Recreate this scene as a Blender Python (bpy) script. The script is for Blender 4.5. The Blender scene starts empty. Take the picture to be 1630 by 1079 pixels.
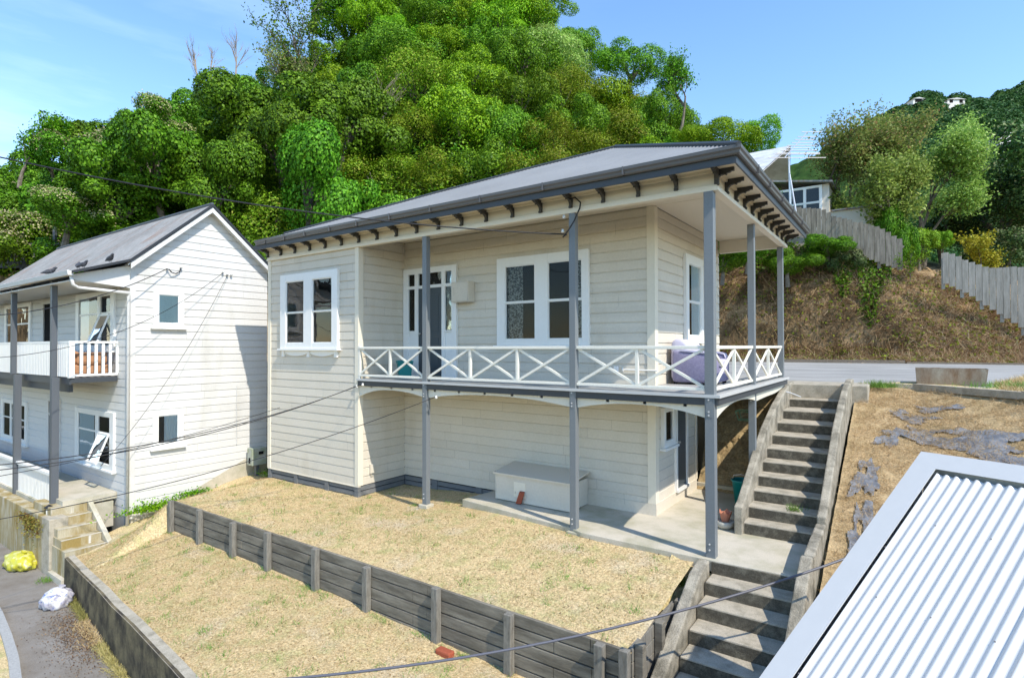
import bpy, math, random
import numpy as np
from mathutils import Vector, Matrix
R = math.radians
scn = bpy.context.scene
COL = scn.collection
rng = np.random.default_rng(7)
random.seed(7)

# ------------------------------------------------------------------ camera
f_px, cy_px, YAW, PITCH, ROLL = 893.06, 541.44, -.612, .012, -.0023
CAM = np.array([2.2236, -8.2016, .6885])
_fw = np.array([math.sin(YAW), math.cos(YAW), 0]); _rt = np.array([math.cos(YAW), -math.sin(YAW), 0]); _up = np.array([0, 0, 1.])
_F = _fw*math.cos(PITCH)+_up*math.sin(PITCH); _U = _up*math.cos(PITCH)-_fw*math.sin(PITCH)
cd = bpy.data.cameras.new('camera'); cam = bpy.data.objects.new('camera', cd); COL.objects.link(cam)
cd.sensor_width = 36; cd.lens = f_px/1630*36; cd.shift_y = (cy_px-539.5)/1630; cd.clip_end = 3000; cd.clip_start = .05
_r2 = _rt*math.cos(ROLL)+_U*math.sin(ROLL); _u2 = -_rt*math.sin(ROLL)+_U*math.cos(ROLL)
m = Matrix.Identity(4)
for i in range(3):
    m[i][0] = _r2[i]; m[i][1] = _u2[i]; m[i][2] = -_F[i]; m[i][3] = CAM[i]
cam.matrix_world = m
scn.camera = cam

def far(u, v, d):
    """world point seen in direction (u,v) at depth d (used to lay out the distant hillside)"""
    a = (u-815)/f_px; b = -(v-cy_px)/f_px
    a, b = a*math.cos(ROLL)-b*math.sin(ROLL), a*math.sin(ROLL)+b*math.cos(ROLL)
    return CAM+(_F+_rt*a+_U*b)*d

# ------------------------------------------------------------------ light
w = bpy.data.worlds.new('World'); scn.world = w; w.use_nodes = True
SUN = Vector((.84, -.235, 1.0)).normalized()
el = math.asin(SUN.z)
nt = w.node_tree; bg = nt.nodes['Background']
sky = nt.nodes.new('ShaderNodeTexSky'); sky.sky_type = 'NISHITA'; sky.sun_disc = False
sky.sun_elevation = el; sky.sun_rotation = math.atan2(SUN.x, SUN.y); sky.altitude = 0; sky.air_density = 1.15; sky.dust_density = .12; sky.ozone_density = 2.2
tc = nt.nodes.new('ShaderNodeTexCoord'); mp = nt.nodes.new('ShaderNodeMapping'); mp.inputs['Scale'].default_value = (1.2, 1.2, 7)
cn = nt.nodes.new('ShaderNodeTexNoise'); cn.inputs['Scale'].default_value = 1.7; cn.inputs['Detail'].default_value = 7; cn.inputs['Roughness'].default_value = .55
cr = nt.nodes.new('ShaderNodeValToRGB'); cr.color_ramp.elements[0].position = .36; cr.color_ramp.elements[1].position = .8
cr.color_ramp.elements[0].color = (0, 0, 0, 1); cr.color_ramp.elements[1].color = (.55, .55, .55, 1)
sep = nt.nodes.new('ShaderNodeSeparateXYZ'); mr = nt.nodes.new('ShaderNodeMapRange')
mr.inputs['From Min'].default_value = .62; mr.inputs['From Max'].default_value = .16; mr.inputs['To Min'].default_value = 0; mr.inputs['To Max'].default_value = 1
mul = nt.nodes.new('ShaderNodeMath'); mul.operation = 'MULTIPLY'
dt = nt.nodes.new('ShaderNodeVectorMath'); dt.operation = 'DOT_PRODUCT'; dt.inputs[1].default_value = (-.95, .30, .1); mr2 = nt.nodes.new('ShaderNodeMapRange'); mr2.inputs['From Min'].default_value = .55; mr2.inputs['From Max'].default_value = .95; mul2 = nt.nodes.new('ShaderNodeMath'); mul2.operation = 'MULTIPLY'
mx = nt.nodes.new('ShaderNodeMix'); mx.data_type = 'RGBA'; mx.inputs[7].default_value = (10.5, 12.2, 14., 1)
hs = nt.nodes.new('ShaderNodeHueSaturation'); hs.inputs['Saturation'].default_value = 1.13; hs.inputs['Value'].default_value = 1.65
L = nt.links.new
L(tc.outputs['Generated'], mp.inputs['Vector']); L(mp.outputs[0], cn.inputs['Vector']); L(cn.outputs['Fac'], cr.inputs[0])
L(tc.outputs['Generated'], sep.inputs[0]); L(sep.outputs['Z'], mr.inputs['Value']); L(cr.outputs[0], mul.inputs[0]); L(mr.outputs[0], mul.inputs[1]); L(tc.outputs['Generated'], dt.inputs[0]); L(dt.outputs['Value'], mr2.inputs['Value']); L(mul.outputs[0], mul2.inputs[0]); L(mr2.outputs[0], mul2.inputs[1])
L(sky.outputs[0], hs.inputs['Color']); L(hs.outputs[0], mx.inputs[6]); L(mul2.outputs[0], mx.inputs[0]); L(mx.outputs[2], bg.inputs['Color'])
bg.inputs['Strength'].default_value = .15
sl = bpy.data.lights.new('sun', 'SUN'); sl.energy = 4.3; sl.angle = R(.55); sl.color = (1, .935, .82)
so = bpy.data.objects.new('sun', sl); COL.objects.link(so); so.rotation_euler = SUN.to_track_quat('Z', 'Y').to_euler(); so.location = (10, -10, 30)
scn.view_settings.view_transform = 'Standard'; scn.view_settings.look = 'None'; scn.view_settings.exposure = .31; scn.view_settings.gamma = 1
scn.cycles.max_bounces = 8; scn.cycles.diffuse_bounces = 4; scn.cycles.transparent_max_bounces = 16

# ------------------------------------------------------------------ materials
def mat(name, col, rough=.8, spec=.3, metal=0, var=None, vscale=3., vlo=.35, vhi=.65, fine=0, fscale=60, bump=0, bscale=80, stretch=(1, 1, 1), streak=None):
    """Principled with optional stains (var colour through noise), fine value noise and bump."""
    M = bpy.data.materials.new(name); M.use_nodes = True; t = M.node_tree; b = t.nodes['Principled BSDF']
    b.inputs['Roughness'].default_value = rough; b.inputs['Specular IOR Level'].default_value = spec; b.inputs['Metallic'].default_value = metal
    b.inputs['Base Color'].default_value = (*col, 1)
    l = t.links.new
    geo = t.nodes.new('ShaderNodeNewGeometry'); mp = t.nodes.new('ShaderNodeMapping'); mp.inputs['Scale'].default_value = stretch
    l(geo.outputs['Position'], mp.inputs['Vector'])
    out = None
    if var:
        n = t.nodes.new('ShaderNodeTexNoise'); n.inputs['Scale'].default_value = vscale; n.inputs['Detail'].default_value = 6; n.inputs['Roughness'].default_value = .62
        l(mp.outputs[0], n.inputs['Vector'])
        r = t.nodes.new('ShaderNodeValToRGB'); r.color_ramp.elements[0].position = vlo; r.color_ramp.elements[1].position = vhi
        r.color_ramp.elements[0].color = (*col, 1); r.color_ramp.elements[1].color = (*var, 1)
        l(n.outputs['Fac'], r.inputs[0]); out = r.outputs[0]
    if streak:
        sc_, c_, lo_, hi_ = streak
        mp2 = t.nodes.new('ShaderNodeMapping'); mp2.inputs['Scale'].default_value = sc_; l(geo.outputs['Position'], mp2.inputs['Vector'])
        n = t.nodes.new('ShaderNodeTexNoise'); n.inputs['Scale'].default_value = 1; n.inputs['Detail'].default_value = 5
        l(mp2.outputs[0], n.inputs['Vector'])
        r = t.nodes.new('ShaderNodeMapRange'); r.inputs['From Min'].default_value = lo_; r.inputs['From Max'].default_value = hi_
        l(n.outputs['Fac'], r.inputs['Value'])
        x = t.nodes.new('ShaderNodeMix'); x.data_type = 'RGBA'; x.inputs[7].default_value = (*c_, 1)
        if out: l(out, x.inputs[6])
        else: x.inputs[6].default_value = (*col, 1)
        l(r.outputs[0], x.inputs[0]); out = x.outputs[2]
    if fine:
        n = t.nodes.new('ShaderNodeTexNoise'); n.inputs['Scale'].default_value = fscale; n.inputs['Detail'].default_value = 4; l(mp.outputs[0], n.inputs['Vector'])
        r = t.nodes.new('ShaderNodeMapRange'); r.inputs['From Min'].default_value = .25; r.inputs['From Max'].default_value = .75
        r.inputs['To Min'].default_value = 1-fine; r.inputs['To Max'].default_value = 1+fine; l(n.outputs['Fac'], r.inputs['Value'])
        x = t.nodes.new('ShaderNodeMix'); x.data_type = 'RGBA'; x.blend_type = 'MULTIPLY'; x.inputs[0].default_value = 1
        if out: l(out, x.inputs[6])
        else: x.inputs[6].default_value = (*col, 1)
        l(r.outputs[0], x.inputs[7]); out = x.outputs[2]
    if out: l(out, b.inputs['Base Color'])
    if bump:
        n = t.nodes.new('ShaderNodeTexNoise'); n.inputs['Scale'].default_value = bscale; n.inputs['Detail'].default_value = 6; l(mp.outputs[0], n.inputs['Vector'])
        bm = t.nodes.new('ShaderNodeBump'); bm.inputs['Strength'].default_value = bump; bm.inputs['Distance'].default_value = .02
        l(n.outputs['Fac'], bm.inputs['Height']); l(bm.outputs[0], b.inputs['Normal'])
    return M

def leafmat(name, c1, c2, c3=None, trans=.22, rough=.5):
    M = bpy.data.materials.new(name); M.use_nodes = True; t = M.node_tree; b = t.nodes['Principled BSDF']; l = t.links.new
    geo = t.nodes.new('ShaderNodeNewGeometry'); r = t.nodes.new('ShaderNodeValToRGB')
    e = r.color_ramp.elements; e[0].position = .12; e[0].color = (*c1, 1); e[1].position = .8; e[1].color = (*c2, 1)
    if c3: k = e.new(1.0); k.color = (*c3, 1)
    oi = t.nodes.new('ShaderNodeObjectInfo')
    l(geo.outputs['Random Per Island'], r.inputs[0])
    hs = t.nodes.new('ShaderNodeHueSaturation'); l(r.outputs[0], hs.inputs['Color'])
    h = t.nodes.new('ShaderNodeMapRange'); h.inputs['To Min'].default_value = .478; h.inputs['To Max'].default_value = .515; l(oi.outputs['Random'], h.inputs['Value']); l(h.outputs[0], hs.inputs['Hue'])
    v = t.nodes.new('ShaderNodeMapRange'); v.inputs['To Min'].default_value = .75; v.inputs['To Max'].default_value = 1.2; l(oi.outputs['Random'], v.inputs['Value']); l(v.outputs[0], hs.inputs['Value'])
    l(hs.outputs[0], b.inputs['Base Color']); b.inputs['Roughness'].default_value = rough; b.inputs['Specular IOR Level'].default_value = .18
    tr = t.nodes.new('ShaderNodeBsdfTranslucent'); l(hs.outputs[0], tr.inputs['Color'])
    mixs = t.nodes.new('ShaderNodeMixShader'); mixs.inputs[0].default_value = trans
    l(b.outputs[0], mixs.inputs[1]); l(tr.outputs[0], mixs.inputs[2]); l(mixs.outputs[0], t.nodes['Material Output'].inputs['Surface'])
    return M

def glassmat(name, tint=(.85, .9, .9), refl=1.0, ior=1.5):
    M = bpy.data.materials.new(name); M.use_nodes = True; t = M.node_tree; t.nodes.remove(t.nodes['Principled BSDF']); l = t.links.new
    tr = t.nodes.new('ShaderNodeBsdfTransparent'); tr.inputs[0].default_value = (*tint, 1)
    g = t.nodes.new('ShaderNodeBsdfGlossy'); g.inputs['Roughness'].default_value = .02; g.inputs['Color'].default_value = (refl, refl, refl, 1)
    fr = t.nodes.new('ShaderNodeFresnel'); fr.inputs['IOR'].default_value = ior
    n = t.nodes.new('ShaderNodeTexNoise'); n.inputs['Scale'].default_value = 1.6; bm = t.nodes.new('ShaderNodeBump'); bm.inputs['Strength'].default_value = .12; bm.inputs['Distance'].default_value = .05
    geo = t.nodes.new('ShaderNodeNewGeometry'); l(geo.outputs['Position'], n.inputs['Vector']); l(n.outputs['Fac'], bm.inputs['Height']); l(bm.outputs[0], g.inputs['Normal'])
    x = t.nodes.new('ShaderNodeMixShader'); l(fr.outputs[0], x.inputs[0]); l(tr.outputs[0], x.inputs[1]); l(g.outputs[0], x.inputs[2]); l(x.outputs[0], t.nodes['Material Output'].inputs['Surface'])
    return M

M_wall = mat('greige_paint', (.66, .60, .505), .55, .35, var=(.63, .57, .47), vscale=1.5, fine=.05, fscale=25, bump=.15, bscale=30, streak=((1.6, 1.6, .5), (.54, .47, .36), .58, .86))
def boardtone(M, pitch, z0, amt=.035):
    t = M.node_tree; l = t.links.new; b = t.nodes['Principled BSDF']; src = b.inputs['Base Color'].links[0].from_socket
    g = t.nodes.new('ShaderNodeNewGeometry'); sp = t.nodes.new('ShaderNodeSeparateXYZ'); l(g.outputs['Position'], sp.inputs[0])
    def mth(op, a, v=None):
        n = t.nodes.new('ShaderNodeMath'); n.operation = op
        for k, q in enumerate((a, v)):
            if q is None: continue
            if isinstance(q, (int, float)): n.inputs[k].default_value = q
            else: l(q, n.inputs[k])
        return n.outputs[0]
    row = mth('FLOOR', mth('DIVIDE', mth('SUBTRACT', sp.outputs[2], z0), pitch))
    along = mth('ADD', mth('ADD', sp.outputs[0], sp.outputs[1]), mth('MULTIPLY', mth('SINE', mth('MULTIPLY', row, 12.9)), 1.9))
    seg = mth('FLOOR', mth('DIVIDE', along, 3.1)); cb = t.nodes.new('ShaderNodeCombineXYZ'); l(row, cb.inputs[0]); l(seg, cb.inputs[1])
    wn = t.nodes.new('ShaderNodeTexWhiteNoise'); wn.noise_dimensions = '3D'; l(cb.outputs[0], wn.inputs['Vector'])
    tone = mth('ADD', mth('MULTIPLY', wn.outputs['Value'], amt*2), 1-amt)
    fr = mth('FRACT', mth('DIVIDE', along, 3.1)); jt = mth('GREATER_THAN', fr, .0016); jt = mth('ADD', mth('MULTIPLY', jt, .45), .55)
    x = t.nodes.new('ShaderNodeMix'); x.data_type = 'RGBA'; x.blend_type = 'MULTIPLY'; x.inputs[0].default_value = 1; l(src, x.inputs[6]); l(mth('MULTIPLY', tone, jt), x.inputs[7]); l(x.outputs[2], b.inputs['Base Color'])
boardtone(M_wall, .19, -2.37)
M_trim = mat('cream_paint', (.76, .69, .56), .5, .35, fine=.03, fscale=20)
M_valance = mat('cream_valance_paint', (.70, .65, .54), .5, .35, fine=.03, fscale=20)
M_rail = mat('ivory_paint', (.78, .745, .65), .45, .35, fine=.05, fscale=30)
M_white = mat('white_gloss_paint', (.82, .81, .78), .35, .45, fine=.02, fscale=20)
M_post = mat('steel_blue_paint', (.175, .19, .20), .45, .4, fine=.06, fscale=40)
M_fascia = mat('dark_blue_paint', (.052, .058, .066), .45, .4, fine=.06, fscale=30)
M_gutter = mat('dark_gutter_steel', (.105, .10, .10), .35, .5, fine=.06, fscale=20)
M_roof = mat('grey_roof_steel', (.235, .235, .23), .5, .4, fine=.05, fscale=8, var=(.205, .205, .20), vscale=.8)
M_bracket = mat('charcoal_paint', (.055, .055, .055), .5, .4)
M_deck = mat('grey_deck_paint', (.40, .40, .39), .5, .35, var=(.33, .33, .325), vscale=3, stretch=(.4, 8, 1), fine=.06)
M_skirt = mat('grey_weathered_board', (.13, .14, .15), .8, .2, var=(.20, .20, .20), vscale=4, stretch=(.5, 1, 6), fine=.15, fscale=40)
M_dark = mat('dark_void', (.012, .012, .013), .9, .1)
M_doorp = mat('door_dark_paint', (.06, .075, .085), .4, .4)
M_nwhite = mat('white_wall_paint', (.66, .645, .615), .55, .3, var=(.63, .615, .585), vscale=1.2, fine=.05, fscale=20, bump=.12, bscale=25, streak=((1.6, 1.6, .5), (.52, .50, .455), .58, .86))
M_ngrey = mat('pale_wall_paint', (.66, .645, .615), .55, .3, fine=.03, fscale=20)
boardtone(M_nwhite, .192, -3.32, .03)
M_nroof = mat('old_roof_iron', (.22, .218, .21), .8, .2, var=(.29, .285, .275), vscale=1.2, fine=.16, fscale=14, streak=((8, .7, .7), (.24, .135, .09), .57, .72))
M_nbarge = mat('black_barge', (.03, .032, .036), .5, .4)
M_npost = mat('slate_post', (.10, .11, .125), .5, .4, fine=.08)
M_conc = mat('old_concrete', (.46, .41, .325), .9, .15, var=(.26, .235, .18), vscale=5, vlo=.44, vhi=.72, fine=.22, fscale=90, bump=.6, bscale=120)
M_riser = mat('dark_riser', (.10, .09, .07), .95, .1, var=(.24, .22, .17), vscale=9, vlo=.45, vhi=.8, fine=.3, fscale=70, bump=.6, bscale=90)  # stair riser faces, darker than the treads
M_curb = mat('weathered_curb', (.40, .36, .285), .95, .1, var=(.17, .155, .12), vscale=4, vlo=.40, vhi=.66, fine=.28, fscale=70, bump=.8, bscale=70)
M_slab = mat('patio_concrete', (.54, .49, .40), .9, .15, var=(.38, .355, .255), vscale=1.6, vlo=.42, vhi=.66, fine=.14, fscale=70, bump=.3, bscale=120)
M_conc_dark = mat('mossy_concrete', (.20, .165, .10), .95, .1, var=(.06, .052, .042), vscale=2.6, vlo=.34, vhi=.60, fine=.25, fscale=60, bump=.5, bscale=90, stretch=(1, 1, .9))
M_conc_stain = mat('stained_concrete', (.46, .41, .30), .95, .1, var=(.30, .22, .08), vscale=2.2, vlo=.38, vhi=.62, fine=.15, fscale=60, bump=.4, bscale=80, stretch=(1.6, 1.6, .35), streak=((7, 7, .8), (.62, .60, .56), .62, .75))
M_timber = mat('weathered_timber', (.14, .125, .10), .9, .12, var=(.26, .235, .19), vscale=3, vlo=.38, vhi=.66, fine=.14, fscale=30, bump=.4, bscale=40, stretch=(.5, .5, 3.5))
M_tpost = mat('weathered_post', (.24, .225, .195), .9, .12, var=(.14, .13, .11), vscale=9, vlo=.4, vhi=.7, fine=.2, fscale=50, stretch=(3, 3, .5), bump=.3)
M_lawn = mat('dry_lawn', (.57, .44, .245), .95, .05, var=(.38, .37, .16), vscale=3.2, vlo=.48, vhi=.72, fine=.42, fscale=32, bump=1.0, bscale=45, streak=((1.4, 1.4, 1.4), (.55, .45, .30), .56, .74))
M_asph = mat('asphalt', (.20, .175, .145), .93, .15, var=(.26, .24, .215), vscale=2, fine=.28, fscale=130, bump=.4, bscale=200)
M_road = mat('old_drive_surface', (.38, .37, .35), .93, .15, var=(.27, .265, .25), vscale=.8, fine=.16, fscale=60, stretch=(.5, 1.8, 1), bump=.3)
M_kerb = mat('kerb_concrete', (.34, .34, .33), .9, .15, fine=.2, fscale=50)
M_clay = mat('clay_bank', (.40, .30, .16), .95, .08, var=(.24, .17, .09), vscale=4, vlo=.38, vhi=.62, fine=.3, fscale=30, bump=1.0, bscale=22)
M_soil = mat('dark_soil', (.06, .05, .035), .97, .05, var=(.035, .045, .02), vscale=1.2, fine=.3, fscale=10)
M_bankdry = mat('dry_bank', (.36, .255, .14), .96, .05, var=(.16, .125, .06), vscale=.9, vlo=.4, vhi=.62, fine=.4, fscale=14, bump=1.0, bscale=12)
M_weed = mat('weed_mat', (.12, .12, .125), .38, .5, var=(.26, .26, .265), vscale=5, fine=.1, bump=.9, bscale=9)
M_zinc = mat('pale_roof_steel', (.60, .59, .57), .32, .5, fine=.015, fscale=6)
M_flash = mat('flashing_steel', (.52, .515, .50), .38, .5, fine=.02, fscale=10)
M_screw = mat('screw_head', (.20, .17, .16), .5, .5)
M_cable = mat('black_cable', (.02, .02, .022), .5, .4)
M_cablegrey = mat('grey_cable', (.10, .10, .12), .4, .5)
M_brick = mat('terracotta', (.33, .085, .045), .85, .2, fine=.2, fscale=60)
M_pot = mat('clay_pot', (.50, .20, .12), .8, .25, fine=.1)
M_potpale = mat('pale_pot', (.44, .42, .36), .8, .25, fine=.15)
M_teal = mat('teal_plastic', (.0, .20, .20), .4, .45)
M_lilac = mat('lilac_fabric', (.21, .195, .30), .95, .1, var=(.27, .255, .37), vscale=30, fine=.12, fscale=150, bump=.3, bscale=200)
M_lilac_lit = mat('lilac_sunlit_fabric', (.50, .48, .60), .95, .1, fine=.06, fscale=100)  # paler lilac puts sunlight into the colour of the chair's back, seat and arm tops
M_tan = mat('tan_leather', (.42, .22, .12), .6, .35, fine=.1)
M_glass = glassmat('window_glass')
M_glassd = glassmat('shaded_window_glass', ior=1.3)
M_glassn = glassmat('window_glass_neighbour', (.8, .86, .88))
M_curt = mat('patterned_curtain', (.30, .30, .28), .9, .1, var=(.05, .05, .05), vscale=38, vlo=.46, vhi=.54)
M_curtw = mat('net_curtain', (.62, .66, .68), .9, .1, fine=.05)
M_blind = mat('pale_blind', (.66, .74, .72), .8, .2)
M_leafg = leafmat('tuft_green', (.10, .20, .03), (.20, .34, .06))
M_straw = leafmat('straw', (.38, .27, .11), (.72, .57, .31), trans=.2)
M_yellowbag = mat('yellow_plastic', (.50, .47, .04), .35, .5, var=(.75, .72, .45), vscale=9, vlo=.5, vhi=.7)
M_clearbag = mat('clear_rubbish_bag', (.62, .60, .62), .25, .6, var=(.36, .34, .42), vscale=9, vlo=.45, vhi=.6, streak=((14, 14, 14), (.10, .17, .45), .62, .66))
M_bird = mat('dark_feathers', (.03, .032, .038), .6, .3, var=(.09, .09, .10), vscale=20)
M_bark = mat('grey_bark', (.22, .19, .15), .95, .1, var=(.12, .10, .08), vscale=6, fine=.2, fscale=20, bump=.5, bscale=20)
M_twig = mat('pale_twig', (.34, .27, .21), .95, .1, fine=.2)
M_alu = mat('aluminium', (.62, .60, .58), .35, .5, metal=.6)
M_porc = mat('porcelain', (.75, .75, .72), .2, .6)
M_meter = mat('meter_grey', (.42, .44, .42), .6, .35, var=(.30, .34, .22), vscale=6)

# ------------------------------------------------------------------ mesh helpers
def tag(o, label=None, cat=None, group=None, kind=None):
    if label: o['label'] = label
    if cat: o['category'] = cat
    if group: o['group'] = group
    if kind: o['kind'] = kind
    return o
def thing(name, loc, label, cat, group=None):
    o = bpy.data.objects.new(name, None); COL.objects.link(o); o.location = loc; o.empty_display_size = .1
    return tag(o, label, cat, group)
def wloc(o):
    v = Vector((0, 0, 0))
    while o is not None:
        v = v+o.location; o = o.parent
    return v
def link(name, me, material, parent=None, loc=None):
    me.materials.append(material)
    o = bpy.data.objects.new(name, me); COL.objects.link(o)
    if parent is not None: o.parent = parent
    elif loc is not None: o.location = loc
    return o
class MB:
    def __init__(s): s.v = []; s.f = []
    def add(s, vs, fs):
        n = len(s.v); s.v += [tuple(map(float, p)) for p in vs]; s.f += [tuple(i+n for i in f) for f in fs]; return s
    def box(s, a, b):
        x0, y0, z0 = (min(a[i], b[i]) for i in range(3)); x1, y1, z1 = (max(a[i], b[i]) for i in range(3))
        return s.add([(x0, y0, z0), (x1, y0, z0), (x1, y1, z0), (x0, y1, z0), (x0, y0, z1), (x1, y0, z1), (x1, y1, z1), (x0, y1, z1)],
                     [(0, 3, 2, 1), (4, 5, 6, 7), (0, 1, 5, 4), (1, 2, 6, 5), (2, 3, 7, 6), (3, 0, 4, 7)])
    def bar(s, p, q, w, h, up=(0, 0, 1)):
        p = Vector(p); q = Vector(q); d = (q-p).normalized(); sd = d.cross(Vector(up)).normalized(); u = sd.cross(d).normalized()
        vs = [e+sd*(i*w/2)+u*(j*h/2) for e in (p, q) for i, j in ((-1, -1), (1, -1), (1, 1), (-1, 1))]
        return s.add(vs, [(0, 1, 2, 3), (7, 6, 5, 4), (0, 4, 5, 1), (1, 5, 6, 2), (2, 6, 7, 3), (3, 7, 4, 0)])
    def tube(s, pts, r, n=8, cap=True):
        pts = [Vector(p) for p in pts]; rs = r if isinstance(r, (list, tuple)) else [r]*len(pts); base = len(s.v); ref = None
        for i, p in enumerate(pts):
            d = (pts[min(i+1, len(pts)-1)]-pts[max(i-1, 0)]).normalized()
            if ref is None: ref = d.orthogonal().normalized()
            a = (ref-d*ref.dot(d))
            a = a.normalized() if a.length > 1e-6 else d.orthogonal().normalized()
            ref = a; b = d.cross(a)
            for k in range(n):
                t = 2*math.pi*k/n; s.v.append(tuple(p+(a*math.cos(t)+b*math.sin(t))*rs[i]))
        for i in range(len(pts)-1):
            for k in range(n):
                s.f.append((base+i*n+k, base+i*n+(k+1) % n, base+(i+1)*n+(k+1) % n, base+(i+1)*n+k))
        if cap:
            s.f.append(tuple(base+k for k in reversed(range(n)))); s.f.append(tuple(base+(len(pts)-1)*n+k for k in range(n)))
        return s
    def prism(s, poly, O, A, B, N, t):
        """poly (a,b) in plane O + a*A + b*B extruded by t along N"""
        O = Vector(O); A = Vector(A); B = Vector(B); N = Vector(N); n = len(poly)
        vs = [O+A*a+B*b for a, b in poly]+[O+A*a+B*b+N*t for a, b in poly]
        return s.add(vs, [tuple(range(n)), tuple(range(2*n-1, n-1, -1))]+[(i, i+n, (i+1) % n+n, (i+1) % n) for i in range(n)])
    def lathe(s, prof, c, n=20, sx=1, sy=1):
        base = len(s.v)
        for r, z in prof:
            for k in range(n):
                t = 2*math.pi*k/n; s.v.append((c[0]+r*math.cos(t)*sx, c[1]+r*math.sin(t)*sy, c[2]+z))
        for i in range(len(prof)-1):
            for k in range(n): s.f.append((base+i*n+k, base+i*n+(k+1) % n, base+(i+1)*n+(k+1) % n, base+(i+1)*n+k))
        s.f.append(tuple(base+k for k in reversed(range(n)))); s.f.append(tuple(base+(len(prof)-1)*n+k for k in range(n)))
        return s
    def build(s, name, material, parent=None, smooth=False, bevel=0, loc=None, keep=False):
        off = wloc(parent) if parent is not None else (Vector(loc) if loc is not None else Vector((0, 0, 0)))
        me = bpy.data.meshes.new(name)
        me.from_pydata([(x-off.x, y-off.y, z-off.z) for x, y, z in s.v], [], s.f); me.update()
        import bmesh
        bm = bmesh.new(); bm.from_mesh(me)
        if not keep: bmesh.ops.recalc_face_normals(bm, faces=bm.faces)
        bm.to_mesh(me); bm.free()
        if smooth: me.polygons.foreach_set('use_smooth', [True]*len(me.polygons))
        o = link(name, me, material, parent, off if parent is None else None)
        if bevel:
            b = o.modifiers.new('bevel', 'BEVEL'); b.width = bevel; b.segments = 2; b.limit_method = 'ANGLE'
        return o
def quads_mesh(name, verts):
    """verts (N,4,3) numpy -> mesh of separate quads"""
    n = len(verts); me = bpy.data.meshes.new(name)
    me.vertices.add(n*4); me.vertices.foreach_set('co', verts.astype(np.float32).ravel())
    me.loops.add(n*4); me.loops.foreach_set('vertex_index', np.arange(n*4, dtype=np.int32))
    me.polygons.add(n); me.polygons.foreach_set('loop_start', np.arange(0, n*4, 4, dtype=np.int32))
    me.update(calc_edges=True); return me
def unit(a): return a/np.maximum(np.linalg.norm(a, axis=-1, keepdims=True), 1e-9)
def leaf_quads(pos, nrm, size, aspect=.6, r=rng):
    n = len(pos); rv = r.normal(size=(n, 3)); t = unit(np.cross(nrm, rv)); b = np.cross(nrm, t)
    L_ = (size*(.7+.6*r.random(n)))[:, None]; W = L_*aspect
    c = pos
    bend = nrm*L_*.18
    return np.stack([c-t*L_*.5-bend, c-b*W*.5, c+t*L_*.5-bend, c+b*W*.5], 1)
def blade_quads(pos, dirs, h, wd, r=rng):
    n = len(pos); side = unit(np.cross(dirs, r.normal(size=(n, 3)))); H = (h*(.6+.8*r.random(n)))[:, None]; W = wd
    return np.stack([pos-side*W*.5, pos+side*W*.5, pos+side*W*.2+dirs*H, pos-side*W*.2+dirs*H], 1)

def board_wall(name, O, Uv, Nv, ext, z0, z1, parent, material, pitch=.19, groove=.011, th=.03, zs=None):
    """rusticated weatherboards: profile extruded along the wall; ext(z) gives (u0,u1)"""
    O = Vector(O); Uv = Vector(Uv); Nv = Vector(Nv); mb = MB()
    prof = []; z = z0
    first = True
    while z < z1-1e-4:
        zt = min(z+pitch, z1)
        j = ((round(z*100)*7919) % 7-3)*.0004
        prof.append((z, groove*.25+j+.004)); prof.append((max(z, zt-.030), .004*.4+j)); 
        if zt-.012 > z: prof.append((zt-.016, -groove)); prof.append((zt-.001, -groove))
        z = zt
    zb = [p[0] for p in prof]; n = len(prof); base = len(mb.v)
    for z, dn in prof:
        a, b = ext(z)
        for u in (a, b): mb.v.append(tuple(O+Uv*u+Nv*dn+Vector((0, 0, z))))
    for i in range(n-1): mb.f.append((2*i, 2*i+1, 2*i+3, 2*i+2))
    # back sheet closes it
    bz = len(mb.v)
    for z, dn in prof:
        a, b = ext(z)
        for u in (a, b): mb.v.append(tuple(O+Uv*u-Nv*th+Vector((0, 0, z))))
    for i in range(n-1):
        mb.f.append((bz+2*i+1, bz+2*i, bz+2*i+2, bz+2*i+3)); mb.f.append((2*i, 2*i+2, bz+2*i+2, bz+2*i)); mb.f.append((2*i+1, bz+2*i+1, bz+2*i+3, 2*i+3))
    mb.f.append((0, bz, bz+1, 1)); mb.f.append((2*n-2, 2*n-1, bz+2*n-1, bz+2*n-2))
    return mb.build(name, material, parent)

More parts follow.
